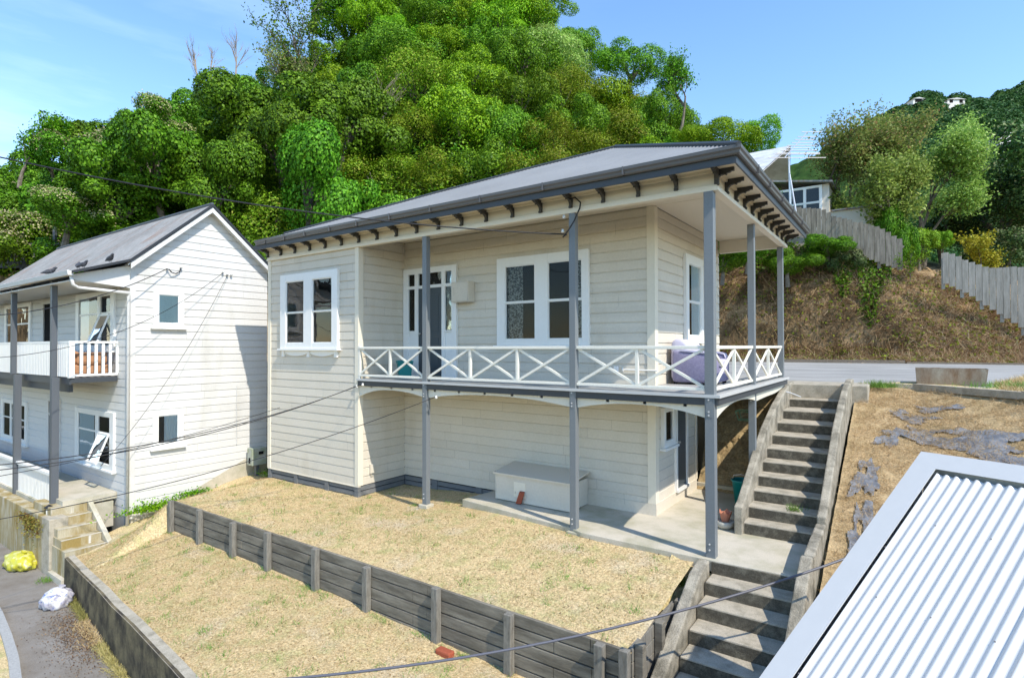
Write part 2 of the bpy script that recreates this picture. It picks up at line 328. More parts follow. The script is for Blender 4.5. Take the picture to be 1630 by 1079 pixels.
def window(parent, O, Uv, Nv, u0, u1, z0, z1, cols, rows, frame_mat=M_white, glass=M_glass, back=M_dark, curtains=(), sill=True, apron=False, fd=.07, sash=.035, name='window', cap=False):
    """cols/rows are the glass openings; curtains = [(ua,ub,za,zb,mat,waves)]"""
    O = Vector(O); Uv = Vector(Uv); Nv = Vector(Nv)
    def P(u, n, z): return O+Uv*u+Nv*n+Vector((0, 0, z))
    def bx(mb, ua, ub, na, nb, za, zb):
        vs = [P(u, n, z) for z in (za, zb) for u, n in ((ua, na), (ub, na), (ub, nb), (ua, nb))]
        mb.add(vs, [(0, 3, 2, 1), (4, 5, 6, 7), (0, 1, 5, 4), (1, 2, 6, 5), (2, 3, 7, 6), (3, 0, 4, 7)])
    fr = MB(); us = [u0]+[x for c in cols for x in c]+[u1]
    for i in range(0, len(us), 2): bx(fr, us[i], us[i+1], .0, fd, z0, z1)
    w_ = frame_mat
    for ca, cb in cols:
        bx(fr, ca, cb, .0, fd-.002, z0, rows[0][0]); bx(fr, ca, cb, .0, fd-.002, rows[-1][1], z1)
    win = fr.build(name, w_, parent, bevel=.004)
    if sill:
        s = MB(); bx(s, u0-.06, u1+.06, 0, fd+.05, z0-.045, z0-.001); s.build('sill', w_, win, bevel=.004)
    if cap:
        s = MB(); bx(s, u0-.02, u1+.02, 0, fd+.03, z1+.001, z1+.03); s.build('head_cap', w_, win)
    sb = MB()
    for ca, cb in cols:
        for k, (ra, rb) in enumerate(rows):
            n1 = fd*.72 if k == len(rows)-1 else fd*.5
            a, b, c, d = ca, cb, ra, rb
            if k: c = rows[k-1][1]
            bx(sb, a+.0005, a+sash*.5, .01, n1, c, d-.0005); bx(sb, b-sash*.5, b-.0005, .01, n1, c, d-.0005)
            bx(sb, a+sash*.5, b-sash*.5, .01, n1, c, ra+sash*.3 if k == 0 else ra); bx(sb, a+sash*.5, b-sash*.5, .01, n1, rb-sash*.5, d-.0005)
    sb.build('sash', w_, win)
    bk = MB(); gl = MB()
    for ca, cb in cols:
        bx(bk, ca-.004, cb+.004, .008, .011, rows[0][0]-.004, rows[-1][1]+.004)
        gl.add([P(ca, fd*.47, rows[0][0]), P(cb, fd*.47, rows[0][0]), P(cb, fd*.47, rows[-1][1]), P(ca, fd*.47, rows[-1][1])], [(0, 1, 2, 3)])
    bk.build('backing', back, win); gl.build('pane', glass, win, keep=True)
    for ua, ub, za, zb, cm, nw in curtains:
        c = MB(); N_ = 40; base = len(c.v)
        for i in range(N_+1):
            t = i/N_; u = ua+(ub-ua)*t; n = .018+.005*math.sin(t*nw*2*math.pi)
            c.v += [tuple(P(u, n, za)), tuple(P(u, n, zb))]
        for i in range(N_): c.f.append((2*i, 2*i+2, 2*i+3, 2*i+1))
        c.build('curtain', cm, win, smooth=True)
    if apron:
        a = MB()
        for k in range(2):
            ua = u0+.10+k*(u1-u0-.2)/2+.03; ub = ua+(u1-u0-.2)/2-.06
            pts = [(ua, z0-.045), (ub, z0-.045)]+[(ub+(ua-ub)*t/12, z0-.045-.055-.08*math.sin(math.pi*t/12)**.8) for t in range(13)]
            a.prism([(p[0], p[1]) for p in pts], O+Nv*.002, Uv, (0, 0, 1), Nv, .03)
        for u in (u0+.04, (u0+u1)/2-.05, u1-.14): bx(a, u, u+.10, .0, .05, z0-.20, z0-.046)
        a.build('apron', w_, win)
    return win
X_, Y_, Z_ = Vector((1, 0, 0)), Vector((0, 1, 0)), Vector((0, 0, 1))

# ================================================================== MAIN HOUSE
XL, XW, XC, D, YB = -11.15, -7.68, -1.4254, 1.398, 5.62
house = thing('house', (-5.6, 2.5, -2.5), 'cream weatherboard villa with wraparound timber verandah on slate blue posts above the dry lawn', 'house')
def const(a, b): return lambda z: (a, b)
board_wall('wall', (XL, 0, 0), X_, -Y_, const(.10, XW-XL-.10), -2.37, 2.90, house, M_wall)
board_wall('wall', (XW, 0, 0), Y_, X_, const(.10, D), -2.37, 3.2, house, M_wall)
board_wall('wall', (XW, D, 0), X_, -Y_, const(0, XC-XW-.13), 0.0, 3.2, house, M_wall)
board_wall('wall', (XW, D, 0), X_, -Y_, const(0, XC-XW-.13), -2.36, -.17, house, M_wall)
board_wall('wall', (XC, D, 0), Y_, X_, const(.13, YB-D), 0.0, 3.2, house, M_wall)
board_wall('wall', (XC, D, 0), Y_, X_, const(.13, 2.30), -2.10, -.17, house, M_wall)
board_wall('wall', (XL, 0, 0), Y_, -X_, const(0, 5.6), -2.37, 3.2, house, M_wall)
MB().box((XL+.03, 5.52, -2.3), (XC-.03, 5.57, 3.2)).build('rear_wall', M_wall, house)
# corner boards
for a, c in (((XL-.03, -.022, -2.37), (XL+.10, .10, 2.9)), ((XW-.10, -.022, -2.37), (XW+.022, .12, 2.9)), ((XC-.13, D-.022, 0.0), (XC+.022, D+.13, 3.195)), ((XC-.13, D-.022, -2.094), (XC+.022, D+.13, -.172)), ((XL-.02, -.0225, -2.395), (XW+.02, .05, -2.372))):
    MB().box(a, c).build('corner_board', M_trim, house, bevel=.004)
MB().prism([(-3.0, D-.02), (XC+.026, D-.024), (XC+.026, D+2.32), (XC-.03, D+2.32), (XC-.03, D+.03), (-3.0, D+.03)], (0, 0, -2.4), X_, Y_, Z_, .305).build('plinth', M_wall, house)
# subfloor skirt boards
b = MB()
for z in (-2.485, -2.60):
    b.box((XL+.02, .01, z), (XW-.01, .035, z+.095)); b.box((XW-.03, .03, z), (XW-.005, D+.0, z+.095)); b.box((XW, D+.01, z), (-4.3, D+.035, z+.095))
b.box((XL+.02, .01, -2.72), (XW-.01, .035, -2.62)); 
for x in (XL-.01, XL+1.1, XL+2.3, XW-.12): b.box((x, -.012, -2.80), (x+.13, .06, -2.397))
for x in (XW+.9, XW+2.2): b.box((x, D-.012, -2.75), (x+.16, D+.05, -2.37))
b.build('skirt_board', M_skirt, house)
b = MB().box((XL+.04, .05, -2.8), (XW-.04, 5.5, -2.36)).box((XW-.04, D+.05, -2.8), (XC-.1, 5.5, -2.37)); b.build('subfloor', M_dark, house)
# verandah floor, fascia, ceiling
b = MB().box((XW+.02, -.05, -.045), (.05, D-.02, -.0)).box((XC+.02, D-.02, -.045), (.05, YB, -.0)); deck = b.build('verandah_floor', M_deck, house)
b = MB().box((XW+.03, -.085, -.04), (.085, -.051, .004)).box((.051, -.05, -.04), (.085, YB+.02, .004)); b.build('nosing', M_flash, house)
b = MB().box((XW+.03, -.05, -.15), (.045, -.012, -.046)).box((.012, -.012, -.15), (.05, YB, -.046)); b.build('fascia', M_fascia, house)
for i in range(12): 
    x = XW+.4+i*.62; MB().box((x, .0, -.19), (x+.05, D-.03, -.047)).build('joist', M_valance, house)
for i in range(7):
    y = D+.3+i*.6; MB().box((XC+.05, y, -.19), (-.02, y+.05, -.047)).build('joist', M_valance, house)
b = MB().box((XL, .02, 3.2), (0, D, 3.23)).box((XC, D+.0, 3.2), (0, YB, 3.23)); b.build('ceiling', mat('ceiling_board', (.74, .68, .56), .55, .3, bump=0), house)
b = MB()
for i in range(22): b.box((XW+.02, .1+i*.058, 3.193), (0-.07, .1+i*.058+.048, 3.199))
for i in range(72): b.box((XC+.03, D+.02+i*.058, 3.193), (-.07, D+.02+i*.058+.048, 3.199))
b.build('ceiling_lining', M_trim, house)
# beams and frieze
b = MB().box((XL-.03, -.06, 2.9), (.065, .06, 2.955)).box((XL-.03, -.04, 2.956), (.045, .055, 2.99)).box((-.055, .061, 2.9), (.065, YB+.06, 2.955)).box((-.05, .056, 2.956), (.045, YB+.05, 2.99)).box((XC+.03, YB-.06, 2.9), (-.056, YB+.05, 3.19))
b.build('beam', M_trim, house, bevel=.006)
b = MB().box((XL, -.004, 2.991), (0.002, .03, 3.21)).box((-.03, .031, 2.991), (.004, YB+.02, 3.21)); b.build('frieze', mat('frieze_paint', (.68, .63, .53), .5, .3, fine=.03), house)
b = MB().box((XL-.03, -.375, 3.205), (.375, -.005, 3.225)).box((.005, -.0045, 3.205), (.375, YB+.35, 3.225))
b.box((XL, -.05, 3.165), (.05, -.0045, 3.204)).box((.0045, -.004, 3.165), (.05, YB+.02, 3.204)); b.build('soffit', M_trim, house)
b = MB().box((XL-.03, -.40, 3.13), (.40, -.376, 3.24)).box((.376, -.375, 3.13), (.40, YB+.38, 3.24)); b.build('fascia_board', M_fascia, house)
# gutter (ogee) front and side
prof = [(0, 0), (.035, 0), (.05, .018), (.056, .05), (.075, .075), (.078, .118), (.068, .122), (.062, .085), (.0, .085)]
b = MB(); x0g, x1g = -11.03, .401
n = len(prof)
P0 = [(x0g, -.401-a, 3.232+c) for a, c in prof]; P1 = [(x1g+a, -.401-a, 3.232+c) for a, c in prof]; P2 = [(x1g+a, 6.02, 3.232+c) for a, c in prof]
vs = P0+P1+P2; fs = [tuple(range(n)), tuple(range(3*n-1, 2*n-1, -1))]
for s_ in (0, n):
    for i in range(n): fs.append((s_+i, s_+(i+1) % n, s_+n+(i+1) % n, s_+n+i))
b.add(vs, fs); gut = b.build('gutter', M_gutter, house)
for x in (-10.6, -9.8, -9.0, -8.1, -7.2, -6.2, -5.1, -3.9, -2.6, -1.2): MB().box((x, -.486, 3.232), (x+.02, -.40, 3.356)).build('gutter_clip', M_gutter, gut)
for y in (.6, 1.5, 2.6, 3.7, 4.9): MB().box((.40, y, 3.232), (.487, y+.02, 3.356)).build('gutter_clip', M_gutter, gut)
# brackets
def bracket_poly():
    o = [(0, 0), (.055, 0), (.062, .03), (.04, .045), (.048, .09), (.085, .125), (.13, .135), (.165, .12), (.175, .145), (.215, .15), (.235, .165), (.27, .165), (.27, .218), (0, .218)]
    i = [(0, .218)]
    return o
bp = bracket_poly()
brk = MB().prism(bp, (0, 0, 0), (0, -1, 0), (0, 0, 1), (1, 0, 0), .05).build('bracket', M_bracket, None)
brk.parent = house; brk.location = Vector((-11.2, -.006, 2.986))-house.location
for i in range(1, 20):
    o = brk.copy(); COL.objects.link(o); o.parent = house; o.location = Vector((-11.21+i*.5915, -.006, 2.986))-house.location
for i in range(11):
    o = brk.copy(); COL.objects.link(o); o.parent = house; o.rotation_euler = (0, 0, R(90)); o.location = Vector((.006, -.02+i*.578, 2.986))-house.location
# roof: front slope (corrugated) + other slopes
zr, tr_ = 3.335, .485
chain = [(-11.1, -.47), (-10.0, -.32), (-8.42, .42), (-6.59, 1.45), (-4.53, 2.29), (-2.79, 2.79), (.45, -.47)]
def ytop(x):
    for (a, b_), (c, d) in zip(chain, chain[1:]):
        if a <= x <= c: return b_+(d-b_)*(x-a)/(c-a)
    return -.47
b = MB(); NX = 151*8; xs = np.linspace(-11.1, .45, NX+1)
for x in xs:
    yt = max(ytop(x), -.468); h = .009*math.sin(2*math.pi*x/.0765)
    b.v += [(x, -.47, zr+h), (x, yt, zr+(yt+.47)*tr_+h)]
b.f = [(2*i, 2*i+2, 2*i+3, 2*i+1) for i in range(NX)]
roof = b.build('roof', M_roof, house, smooth=True)
b = MB(); br_, bl_ = (.45, 6.05, zr-.01), (-11.1, 6.05, zr-.01); cz = lambda p: (p[0], p[1], zr+(p[1]+.47)*tr_-.012)
A_ = cz(chain[5])
b.add([(.45, -.47, zr-.012), br_, A_], [(0, 1, 2)]); b.add([A_, br_, bl_], [(0, 1, 2)])
for p, q in zip(chain[:5], chain[1:6]): b.add([cz(p), cz(q), bl_], [(0, 1, 2)])
b.build('roof_slope', M_roof, house)
b = MB()
ch = [Vector((p[0], p[1], zr+(p[1]+.47)*tr_+.02)) for p in chain]
b.tube(ch[1:6], .028, 6); b.tube(ch[5:7], .04, 6); b.build('ridge_capping', M_fascia, house)
# posts
def post(x, y, z0, tall=2.9, plates=True, w_=.115):
    p = MB().box((x-w_/2, y-w_/2, z0), (x+w_/2, y+w_/2, tall)).build('verandah_post', M_post, house, bevel=.006)
    if plates:
        q = MB()
        for z in (.06, -.30):
            q.box((x-w_/2+.008, y-w_/2-.008, z-.28 if z > 0 else z-.02), (x+w_/2-.03, y-w_/2-.0005, z+.02))
        q = MB().box((x-w_/2+.02, y-w_/2-.006, -.32), (x+w_/2-.025, y-w_/2-.0005, .02)); q.build('bracket_plate', M_post, p)
        q = MB()
        for z in (-.02, -.07, -.24, -.29, z0+.12, z0+.2): q.lathe([(.011, 0), (.009, .01)], (0, 0, 0), 6)
        bolts = MB()
        for z in (-.02, -.07, -.24, -.29, z0+.12, z0+.2):
            bolts.tube([(x-.01, y-w_/2-.002, z), (x-.01, y-w_/2-.018, z)], .012, 8)
        bolts.build('bolt', M_flash, p)
    return p
p2 = post(-5.63, 0, -2.43); p3 = post(-2.28, 0, -2.34); p4 = post(-.065, 0, -2.31, w_=.135); p5 = post(-.06, 2.62, -2.2); p6 = post(-.06, 5.5, -.4)
MB().box((-5.80, -.17, -2.62), (-5.46, .17, -2.52)).box((-5.74, -.11, -2.519), (-5.52, .11, -2.431)).build('post_footing', M_slab, p2, bevel=.012)
MB().box((-2.38, -.10, -2.46), (-2.16, .10, -2.341)).build('post_footing', M_slab, p3, bevel=.01)
# balustrade
def rail_bay(u0, u1, nb, axis):
    O = Vector((0, 0, 0)); U = X_ if axis == 'x' else Y_; N = -Y_ if axis == 'x' else X_; base = Vector((0, -.0, 0)) if axis == 'x' else Vector((-.06, 0, 0))
    def P(u, z, n=0): return base+U*u+N*n+Vector((0, 0, z))
    b = MB(); b.bar(P(u0, .675), P(u1, .675), .075, .05); t = b.build('top_rail', M_rail, house, bevel=.006)
    b = MB(); b.bar(P(u0, .075), P(u1, .075), .06, .045); b.build('bottom_rail', M_rail, house, bevel=.005)
    for k in range(nb):
        a = u0+(u1-u0)*k/nb; c = u0+(u1-u0)*(k+1)/nb; g = .025
        b = MB(); b.bar(P(a+g, .1, .008), P(c-g, .65, .008), .03, .042); b.bar(P(a+g, .65, -.008), P(c-g, .1, -.008), .03, .042); b.build('cross_brace', M_rail, house, bevel=.003)
        if k: b = MB(); b.bar(P(a, .1), P(a, .65), .05, .05, up=tuple(N)); b.build('baluster', M_rail, house, bevel=.003)
rail_bay(-7.64, -5.69, 2, 'x'); rail_bay(-5.57, -2.34, 3, 'x'); rail_bay(-2.22, -.13, 2, 'x'); rail_bay(.07, 2.56, 2, 'y'); rail_bay(2.68, 5.44, 2, 'y')
MB().bar((-7.63, 0, .0), (-7.63, 0, .72), .05, .05, up=(0, 1, 0)).build('baluster', M_rail, house)
# arched valance
def arch(u0, u1, zs_, zp, ze, axis):
    ptsb = []
    for i in range(25):
        t = i/24; zz = zp-((zp-zs_) if t < .5 else (zp-ze))*abs(2*t-1)**2.2; ptsb.append((u0+(u1-u0)*t, zz))
    ptsb = [(a, c-.03) for a, c in ptsb]; poly = [(u0, -.10), (u1, -.10)]+ptsb[::-1]
    b = MB()
    if axis == 'x': b.prism(poly, (0, .0, 0), X_, Z_, Y_, .03)
    else: b.prism(poly, (.0, 0, 0), Y_, Z_, -X_, .03)
    b.build('arched_valance', M_valance, house)
arch(-7.66, -5.69, -.37, -.185, -.29, 'x'); arch(-5.57, -2.34, -.29, -.17, -.285, 'x'); arch(-2.22, -.135, -.285, -.17, -.31, 'x')
arch(.07, 2.56, -.31, -.155, -.25, 'y'); arch(2.68, 5.44, -.27, -.25, -.16, 'y')
# windows and doors
wf = (0, 0, 0)
window(house, (0, -.0, 0), X_, -Y_, -10.56, -8.33, .66, 2.48, [(-10.33, -9.60), (-9.27, -8.54)], [(.80, 1.53), (1.56, 2.30)], apron=True)
window(house, (0, D, 0), X_, -Y_, -4.86, -2.69, .72, 2.55, [(-4.65, -3.91), (-3.60, -2.84)], [(.85, 1.60), (1.635, 2.37)], glass=M_glassd,
       curtains=[(-4.62, -4.22, .86, 2.36, M_curt, 5), (-2.98, -2.85, .86, 2.36, M_curt, 2)])
window(house, (XC, 0, 0), Y_, X_, 2.98, 4.14, .80, 2.56, [(3.16, 3.98)], [(.92, 1.60), (1.635, 2.38)], curtains=[(3.45, 3.96, .93, 2.37, M_curtw, 5)])
lw = window(house, (XC, 0, 0), Y_, X_, 1.68, 2.30, -1.15, -.42, [(1.78, 2.20)], [(-1.05, -.50)], sill=True)
# front door set
b = MB(); y0, y1 = D-.07, D-.002
def fx(x0, x1, z0, z1, d0=y0, d1=y1): b.box((x0, d0, z0), (x1, d1, z1))
for x0, x1 in ((-7.66, -7.50), (-7.28, -7.17), (-6.43, -6.33), (-6.13, -5.99)): fx(x0, x1, .0, 2.54)
for x0, x1 in ((-7.50, -7.28), (-7.17, -6.43), (-6.33, -6.13)):
    fx(x0, x1, 2.41, 2.54, y0+.002); fx(x0, x1, 2.06, 2.13, y0+.002)
for x0, x1 in ((-7.50, -7.28), (-6.33, -6.13)):
    fx(x0, x1, .0, 1.04, y0+.025); fx(x0, x1, 1.041, 1.07, y0-.01)
dset = b.build('door_frame', M_white, house, bevel=.003)
b = MB().box((-7.17, D-.045, .03), (-6.43, D-.01, 2.06)); 
door = b.build('door', M_doorp, house)
b = MB()
for x0, x1, z0, z1 in ((-7.06, -6.84, .2, .9), (-6.76, -6.54, .2, .9), (-7.06, -6.84, 1.05, 1.9), (-6.76, -6.54, 1.05, 1.9)): b.box((x0, D-.055, z0), (x1, D-.0451, z1))
b.build('door_panel', M_doorp, door, bevel=.006)
MB().tube([(-7.11, D-.05, 1.0), (-7.11, D-.10, 1.0)], .022, 10).build('handle', M_alu, door)
b = MB()
for x0, x1, z0, z1 in ((-7.50, -7.28, 1.07, 2.06), (-6.33, -6.13, 1.07, 2.06), (-7.50, -7.28, 2.13, 2.41), (-7.17, -6.43, 2.13, 2.41), (-6.33, -6.13, 2.13, 2.41)):
    b.box((x0, D-.03, z0), (x1, D-.026, z1))
b.build('pane', M_glass, dset)
b = MB().box((-7.50, D-.008, 1.07), (-7.28, D-.004, 2.41)).box((-7.17, D-.008, 2.1), (-6.43, D-.004, 2.41)).box((-6.33, D-.008, 1.07), (-6.13, D-.004, 2.41)); b.build('backing', M_dark, dset)
# lower door
b = MB().box((XC, 2.40, -2.05), (XC+.05, 2.47, -.30)).box((XC, 3.03, -2.05), (XC+.05, 3.10, -.30)).box((XC, 2.40, -2.10), (XC+.08, 3.10, -2.051)); b.build('door_frame', M_white, house)
b = MB().box((XC, 2.47, -2.05), (XC+.02, 3.03, -.30)); d2 = b.build('door', M_doorp, house)
MB().box((XC+.02, 2.55, -1.0), (XC+.03, 2.95, -.40)).box((XC+.02, 2.55, -1.9), (XC+.03, 2.95, -1.15)).build('door_panel', M_doorp, d2, bevel=.008)
MB().tube([(XC+.02, 2.53, -1.15), (XC+.08, 2.53, -1.15)], .02, 8).build('handle', M_alu, d2)
# side wall corner board at rear, conduit, light, boxes
MB().box((XC-.02, 4.9, 0.0), (XC+.022, 5.0, 3.19)).build('corner_board', M_trim, house)
MB().box((XC-.02, 3.70, -2.1), (XC+.022, 3.78, -.17)).build('corner_board', M_trim, house)
b = MB().box((-5.98, D-.24, 1.67), (-5.50, D-.011, 2.12)); mbx = b.build('meter_box', M_wall, house, bevel=.01)
MB().box((-5.96, D-.252, 1.69), (-5.52, D-.2401, 2.10)).build('lid', M_wall, mbx, bevel=.004)
b = MB().tube([(-1.99, D-.035, .27), (-1.36, D-.035, .265)], .013, 8).tube([(-2.02, D-.035, .27), (-2.0, D-.035, .27)], .035, 10); b.build('conduit', M_white, house, smooth=False)
MB().box((-2.19, D-.06, .21), (-2.10, D-.005, .33)).build('socket', M_white, house, bevel=.008)
MB().box((XW+.005, .30, -2.14), (XW+.05, .42, -1.94)).tube([(XW+.03, .33, -2.14), (XW+.03, .34, -2.2), (XW+.03, .40, -2.2)], .008, 6).build('socket', M_wall, house)
b = MB().lathe([(.09, 0), (.085, -.03), (.05, -.06), (.01, -.065)], (-6.45, .55, 3.19), 16); b.build('ceiling_light', M_porc, house, smooth=True)
b = MB().tube([(.02, 5.2, -.28), (.15, 5.35, -.33), (.33, 5.5, -.42)], .015, 6); b.build('pipe', M_flash, house)
# insulators and service cable bits on the house
b = MB()
for p in ((-2.45, -.06, 2.62), (-2.42, -.07, 2.85), (-7.62, -.10, -.17), (-7.42, -.10, -.12), (-5.30, -.07, -.29)):
    MB().lathe([(.012, -.03), (.028, -.02), (.028, 0), (.014, .01), (.022, .03)], p, 10).build('insulator', M_porc, house, smooth=True)
b = MB().tube([(-2.36, -.09, 2.55), (-2.40, -.14, 2.50), (-2.30, -.14, 2.60), (-2.20, -.12, 2.75), (-2.12, -.08, 2.95), (-2.12, -.05, 3.05), (-2.22, -.05, 3.15), (-2.3, -.10, 3.12)], .012, 6); b.build('service_lead', M_cable, house)

# long storage box against the lower wall
sbx = thing('storage_box', (-3.55, .95, -2.29), 'long cream painted storage cupboard standing on the patio against the lower wall', 'cupboard')
MB().box((-4.42, .68, -2.285), (-2.74, D-.03, -1.80)).build('body', M_wall, sbx, bevel=.004)
MB().prism([(.64, -1.795), (D-.03, -1.70), (D-.03, -1.67), (.64, -1.765)], (-4.45, 0, 0), Y_, Z_, X_, 1.74).build('lid', mat('faded_lid', (.66, .59, .48), .7, .2, fine=.06), sbx)
b = MB().box((-3.97, .672, -2.18), (-3.70, .6795, -1.90)); hb = b.build('hatch', M_trim, sbx)
MB().box((-3.95, .66, -2.12), (-3.93, .6719, -2.08)).build('latch', M_alu, hb)
tag(MB().add(*(lambda p: (p, [(0, 3, 2, 1), (4, 5, 6, 7), (0, 1, 5, 4), (1, 2, 6, 5), (2, 3, 7, 6), (3, 0, 4, 7)]))([(-3.87, .58, -2.285), (-3.76, .60, -2.285), (-3.78, .66, -2.285), (-3.89, .64, -2.285), (-3.80, .60, -2.07), (-3.69, .62, -2.07), (-3.71, .67, -2.05), (-3.82, .655, -2.05)])).build('brick', M_brick, None, bevel=.008, loc=(-3.8, .62, -2.28)),
    'red brick leaning against the cream storage cupboard', 'brick')
tag(MB().box((-2.93, -2.66, -3.40), (-2.68, -2.54, -3.31)).build('brick', M_brick, None, bevel=.02, loc=(-2.8, -2.6, -3.4)), 'worn red brick lying at the foot of the timber retaining wall', 'brick')

# armchair on the verandah
ac = thing('armchair', (-.95, 2.35, 0), 'lilac armchair on the verandah behind the corner post', 'armchair')
ax0, ax1, ay0, ay1 = -1.33, -.50, 1.92, 2.82
MB().box((ax0+.04, ay0+.02, .035), (ax1-.02, ay1-.02, .32)).build('base', M_lilac, ac, bevel=.04)
for ya, yb in ((ay0, ay0+.2), (ay1-.2, ay1)):
    b = MB().prism([(ax0+.03, .05), (ax1, .05), (ax1, .46), (ax1-.05, .53), (ax1-.12, .55), (ax0+.2, .60), (ax0+.03, .62)], (0, ya, 0), X_, Z_, Y_, yb-ya); b.build('arm', M_lilac, ac, bevel=.05, smooth=True)
    MB().prism([(ax1-.02, .475), (ax1-.06, .56), (ax1-.14, .585), (ax0+.2, .64), (ax0+.2, .60), (ax1-.12, .55), (ax1-.05, .53), (ax1-.03, .47)], (0, ya-.01, 0), X_, Z_, Y_, yb-ya+.02).build('arm_lit_top', M_lilac_lit, ac, bevel=.008)  # thin pale slab added to show the arm top as sunlit
b = MB().prism([(ax0, .08), (ax0+.2, .3), (ax0+.36, .35), (ax0+.30, .74), (ax0+.20, .82), (ax0+.08, .83), (ax0-.0, .76)], (0, ay0+.03, 0), X_, Z_, Y_, ay1-ay0-.06); b.build('backrest', M_lilac_lit, ac, bevel=.05, smooth=True)
MB().box((ax0+.3, ay0+.2, .32), (ax1+.02, ay1-.2, .46)).build('cushion', M_lilac_lit, ac, bevel=.05)
for x, y in ((ax0+.08, ay0+.07), (ax1-.08, ay0+.07), (ax0+.08, ay1-.07), (ax1-.08, ay1-.07)): MB().box((x-.03, y-.03, 0), (x+.03, y+.03, .05)).build('foot', M_dark, ac)
tb = thing('storage_tub', (-7.35, .9, 0), 'teal plastic tub on the verandah floor left of the front door', 'tub')
b = MB().lathe([(.20, .0), (.22, .02), (.25, .30), (.27, .31), (.27, .34)], (-7.05, .78, .004), 4, 1, .75); b.build('tub', M_teal, tb, bevel=.02)
MB().lathe([(.29, .34), (.29, .37), (.25, .385)], (-7.05, .78, .006), 4, 1, .75).build('lid', M_teal, tb, bevel=.01)
# clay pots and teal bin by the stair
pt = thing('flower_pot', (-.22, 1.45, -2.3), 'pale round flower pot with a soil filled top beside the upper stair newel', 'flower pot')
MB().lathe([(.09, 0), (.14, .05), (.15, .12), (.125, .125), (.12, .10), (.02, .10)], (-.24, 1.40, -2.297), 18).build('bowl', M_potpale, pt, smooth=True)
pt2 = MB().add(*(lambda n: ([(-.24+math.cos(2*math.pi*k/n)*r_*(1 if k != 3 else .6), 1.42+math.sin(2*math.pi*k/n)*r_+(.0 if z < .2 else .03), -2.30+z+(.05 if (k % 3 == 0 and z > .2) else 0)) for r_, z in ((.055, .105), (.10, .24), (.088, .24), (.045, .12)) for k in range(n)],
    [(i*n+k, i*n+(k+1) % n, (i+1)*n+(k+1) % n, (i+1)*n+k) for i in range(3) for k in range(n)]+[tuple(range(n))]))(12)).build('flower_pot', M_pot, None, loc=(-.24, 1.42, -2.2))
tag(pt2, 'broken terracotta flower pot resting in the pale pot near the stair', 'flower pot')
bn = thing('bin', (-.3, 3.2, -2.2), 'teal plastic bin standing behind the concrete stair curb', 'bin')
MB().lathe([(.14, 0), (.19, .42), (.21, .43), (.21, .46), (.19, .46), (.185, .43), (.13, .03)], (-.32, 3.0, -2.28), 20).build('bucket', M_teal, bn, smooth=True)
MB().tube([(-.50, 3.0, -1.83), (-.46, 2.9, -1.74), (-.32, 2.85, -1.70), (-.18, 2.9, -1.74), (-.14, 3.0, -1.83)], .008, 6).build('handle', M_alu, bn)
ck = thing('wire_crate', (-.35, 4.4, -.9), 'thin green wire crate hanging on the clay bank under the verandah', 'crate')
b = MB()
for z, s_ in ((-.62, .16), (-.80, .11)):
    for a, c in (((-1, -1), (1, -1)), ((1, -1), (1, 1)), ((1, 1), (-1, 1)), ((-1, 1), (-1, -1))): b.tube([(-.45+a[0]*s_, 3.85+a[1]*s_, z), (-.45+c[0]*s_, 3.85+c[1]*s_, z)], .006, 5)
for a in ((-1, -1), (1, -1), (1, 1), (-1, 1)): b.tube([(-.45+a[0]*.16, 3.85+a[1]*.16, -.62), (-.45+a[0]*.11, 3.85+a[1]*.11, -.80)], .006, 5)
b.build('wire_frame', mat('green_wire', (.05, .22, .12), .5, .4), ck)

# ================================================================== NEIGHBOUR HOUSE
NX0, NY = -12.8, -2.52
nb = thing('house', (-17, -1, -3.2), 'narrow white two storey weatherboard house with rusty grey gable roof and front balcony', 'house')
APY, APZ, FY, FZ = -.72, 4.34, -2.6, 2.70
BY = .95
def gab(z):
    lo = 0.0; hi = BY-NY
    if z > 2.72: lo = max(0, (z-2.72)/.853+(-2.62-NY)); lo = max(lo, 0)
    if z > 2.95: hi = (APY-NY)+(APZ-.05-z)/.86
    lo = min(lo, APY-NY-.01); hi = max(hi, APY-NY+.01)
    return lo+.0, min(hi, BY-NY)
def gabc(z):
    a, c = gab(z); return max(a, .10), max(c, .12)
board_wall('wall', (NX0, NY, 0), Y_, X_, gabc, -3.32, 4.25, nb, M_nwhite, pitch=.192)
board_wall('wall', (-25, NY, 0), X_, -Y_, const(0, 25+NX0-.10), -3.32, 2.68, nb, M_ngrey, pitch=.192)
MB().box((-25, BY-.05, -3.3), (NX0-.031, BY, 3.0)).box((-25, NY+.03, -3.3), (-24.95, BY-.051, 3.0)).build('rear_wall', M_nwhite, nb)
MB().box((NX0-.10, NY-.02, -3.36), (NX0+.018, NY+.10, 2.66)).build('corner_board', M_nwhite, nb, bevel=.004)
MB().prism([(NY+.02, -3.9), (BY, -3.9), (BY, -2.36), (.30, -2.40), (-1.45, -3.13), (-1.6, -3.325), (NY+.02, -3.325)], (NX0-.04, 0, 0), Y_, Z_, X_, .048).build('foundation', M_slab, nb)
MB().box((-25, NY-.01, -3.9), (NX0-.041, NY+.03, -3.325)).build('foundation', M_kerb, nb)
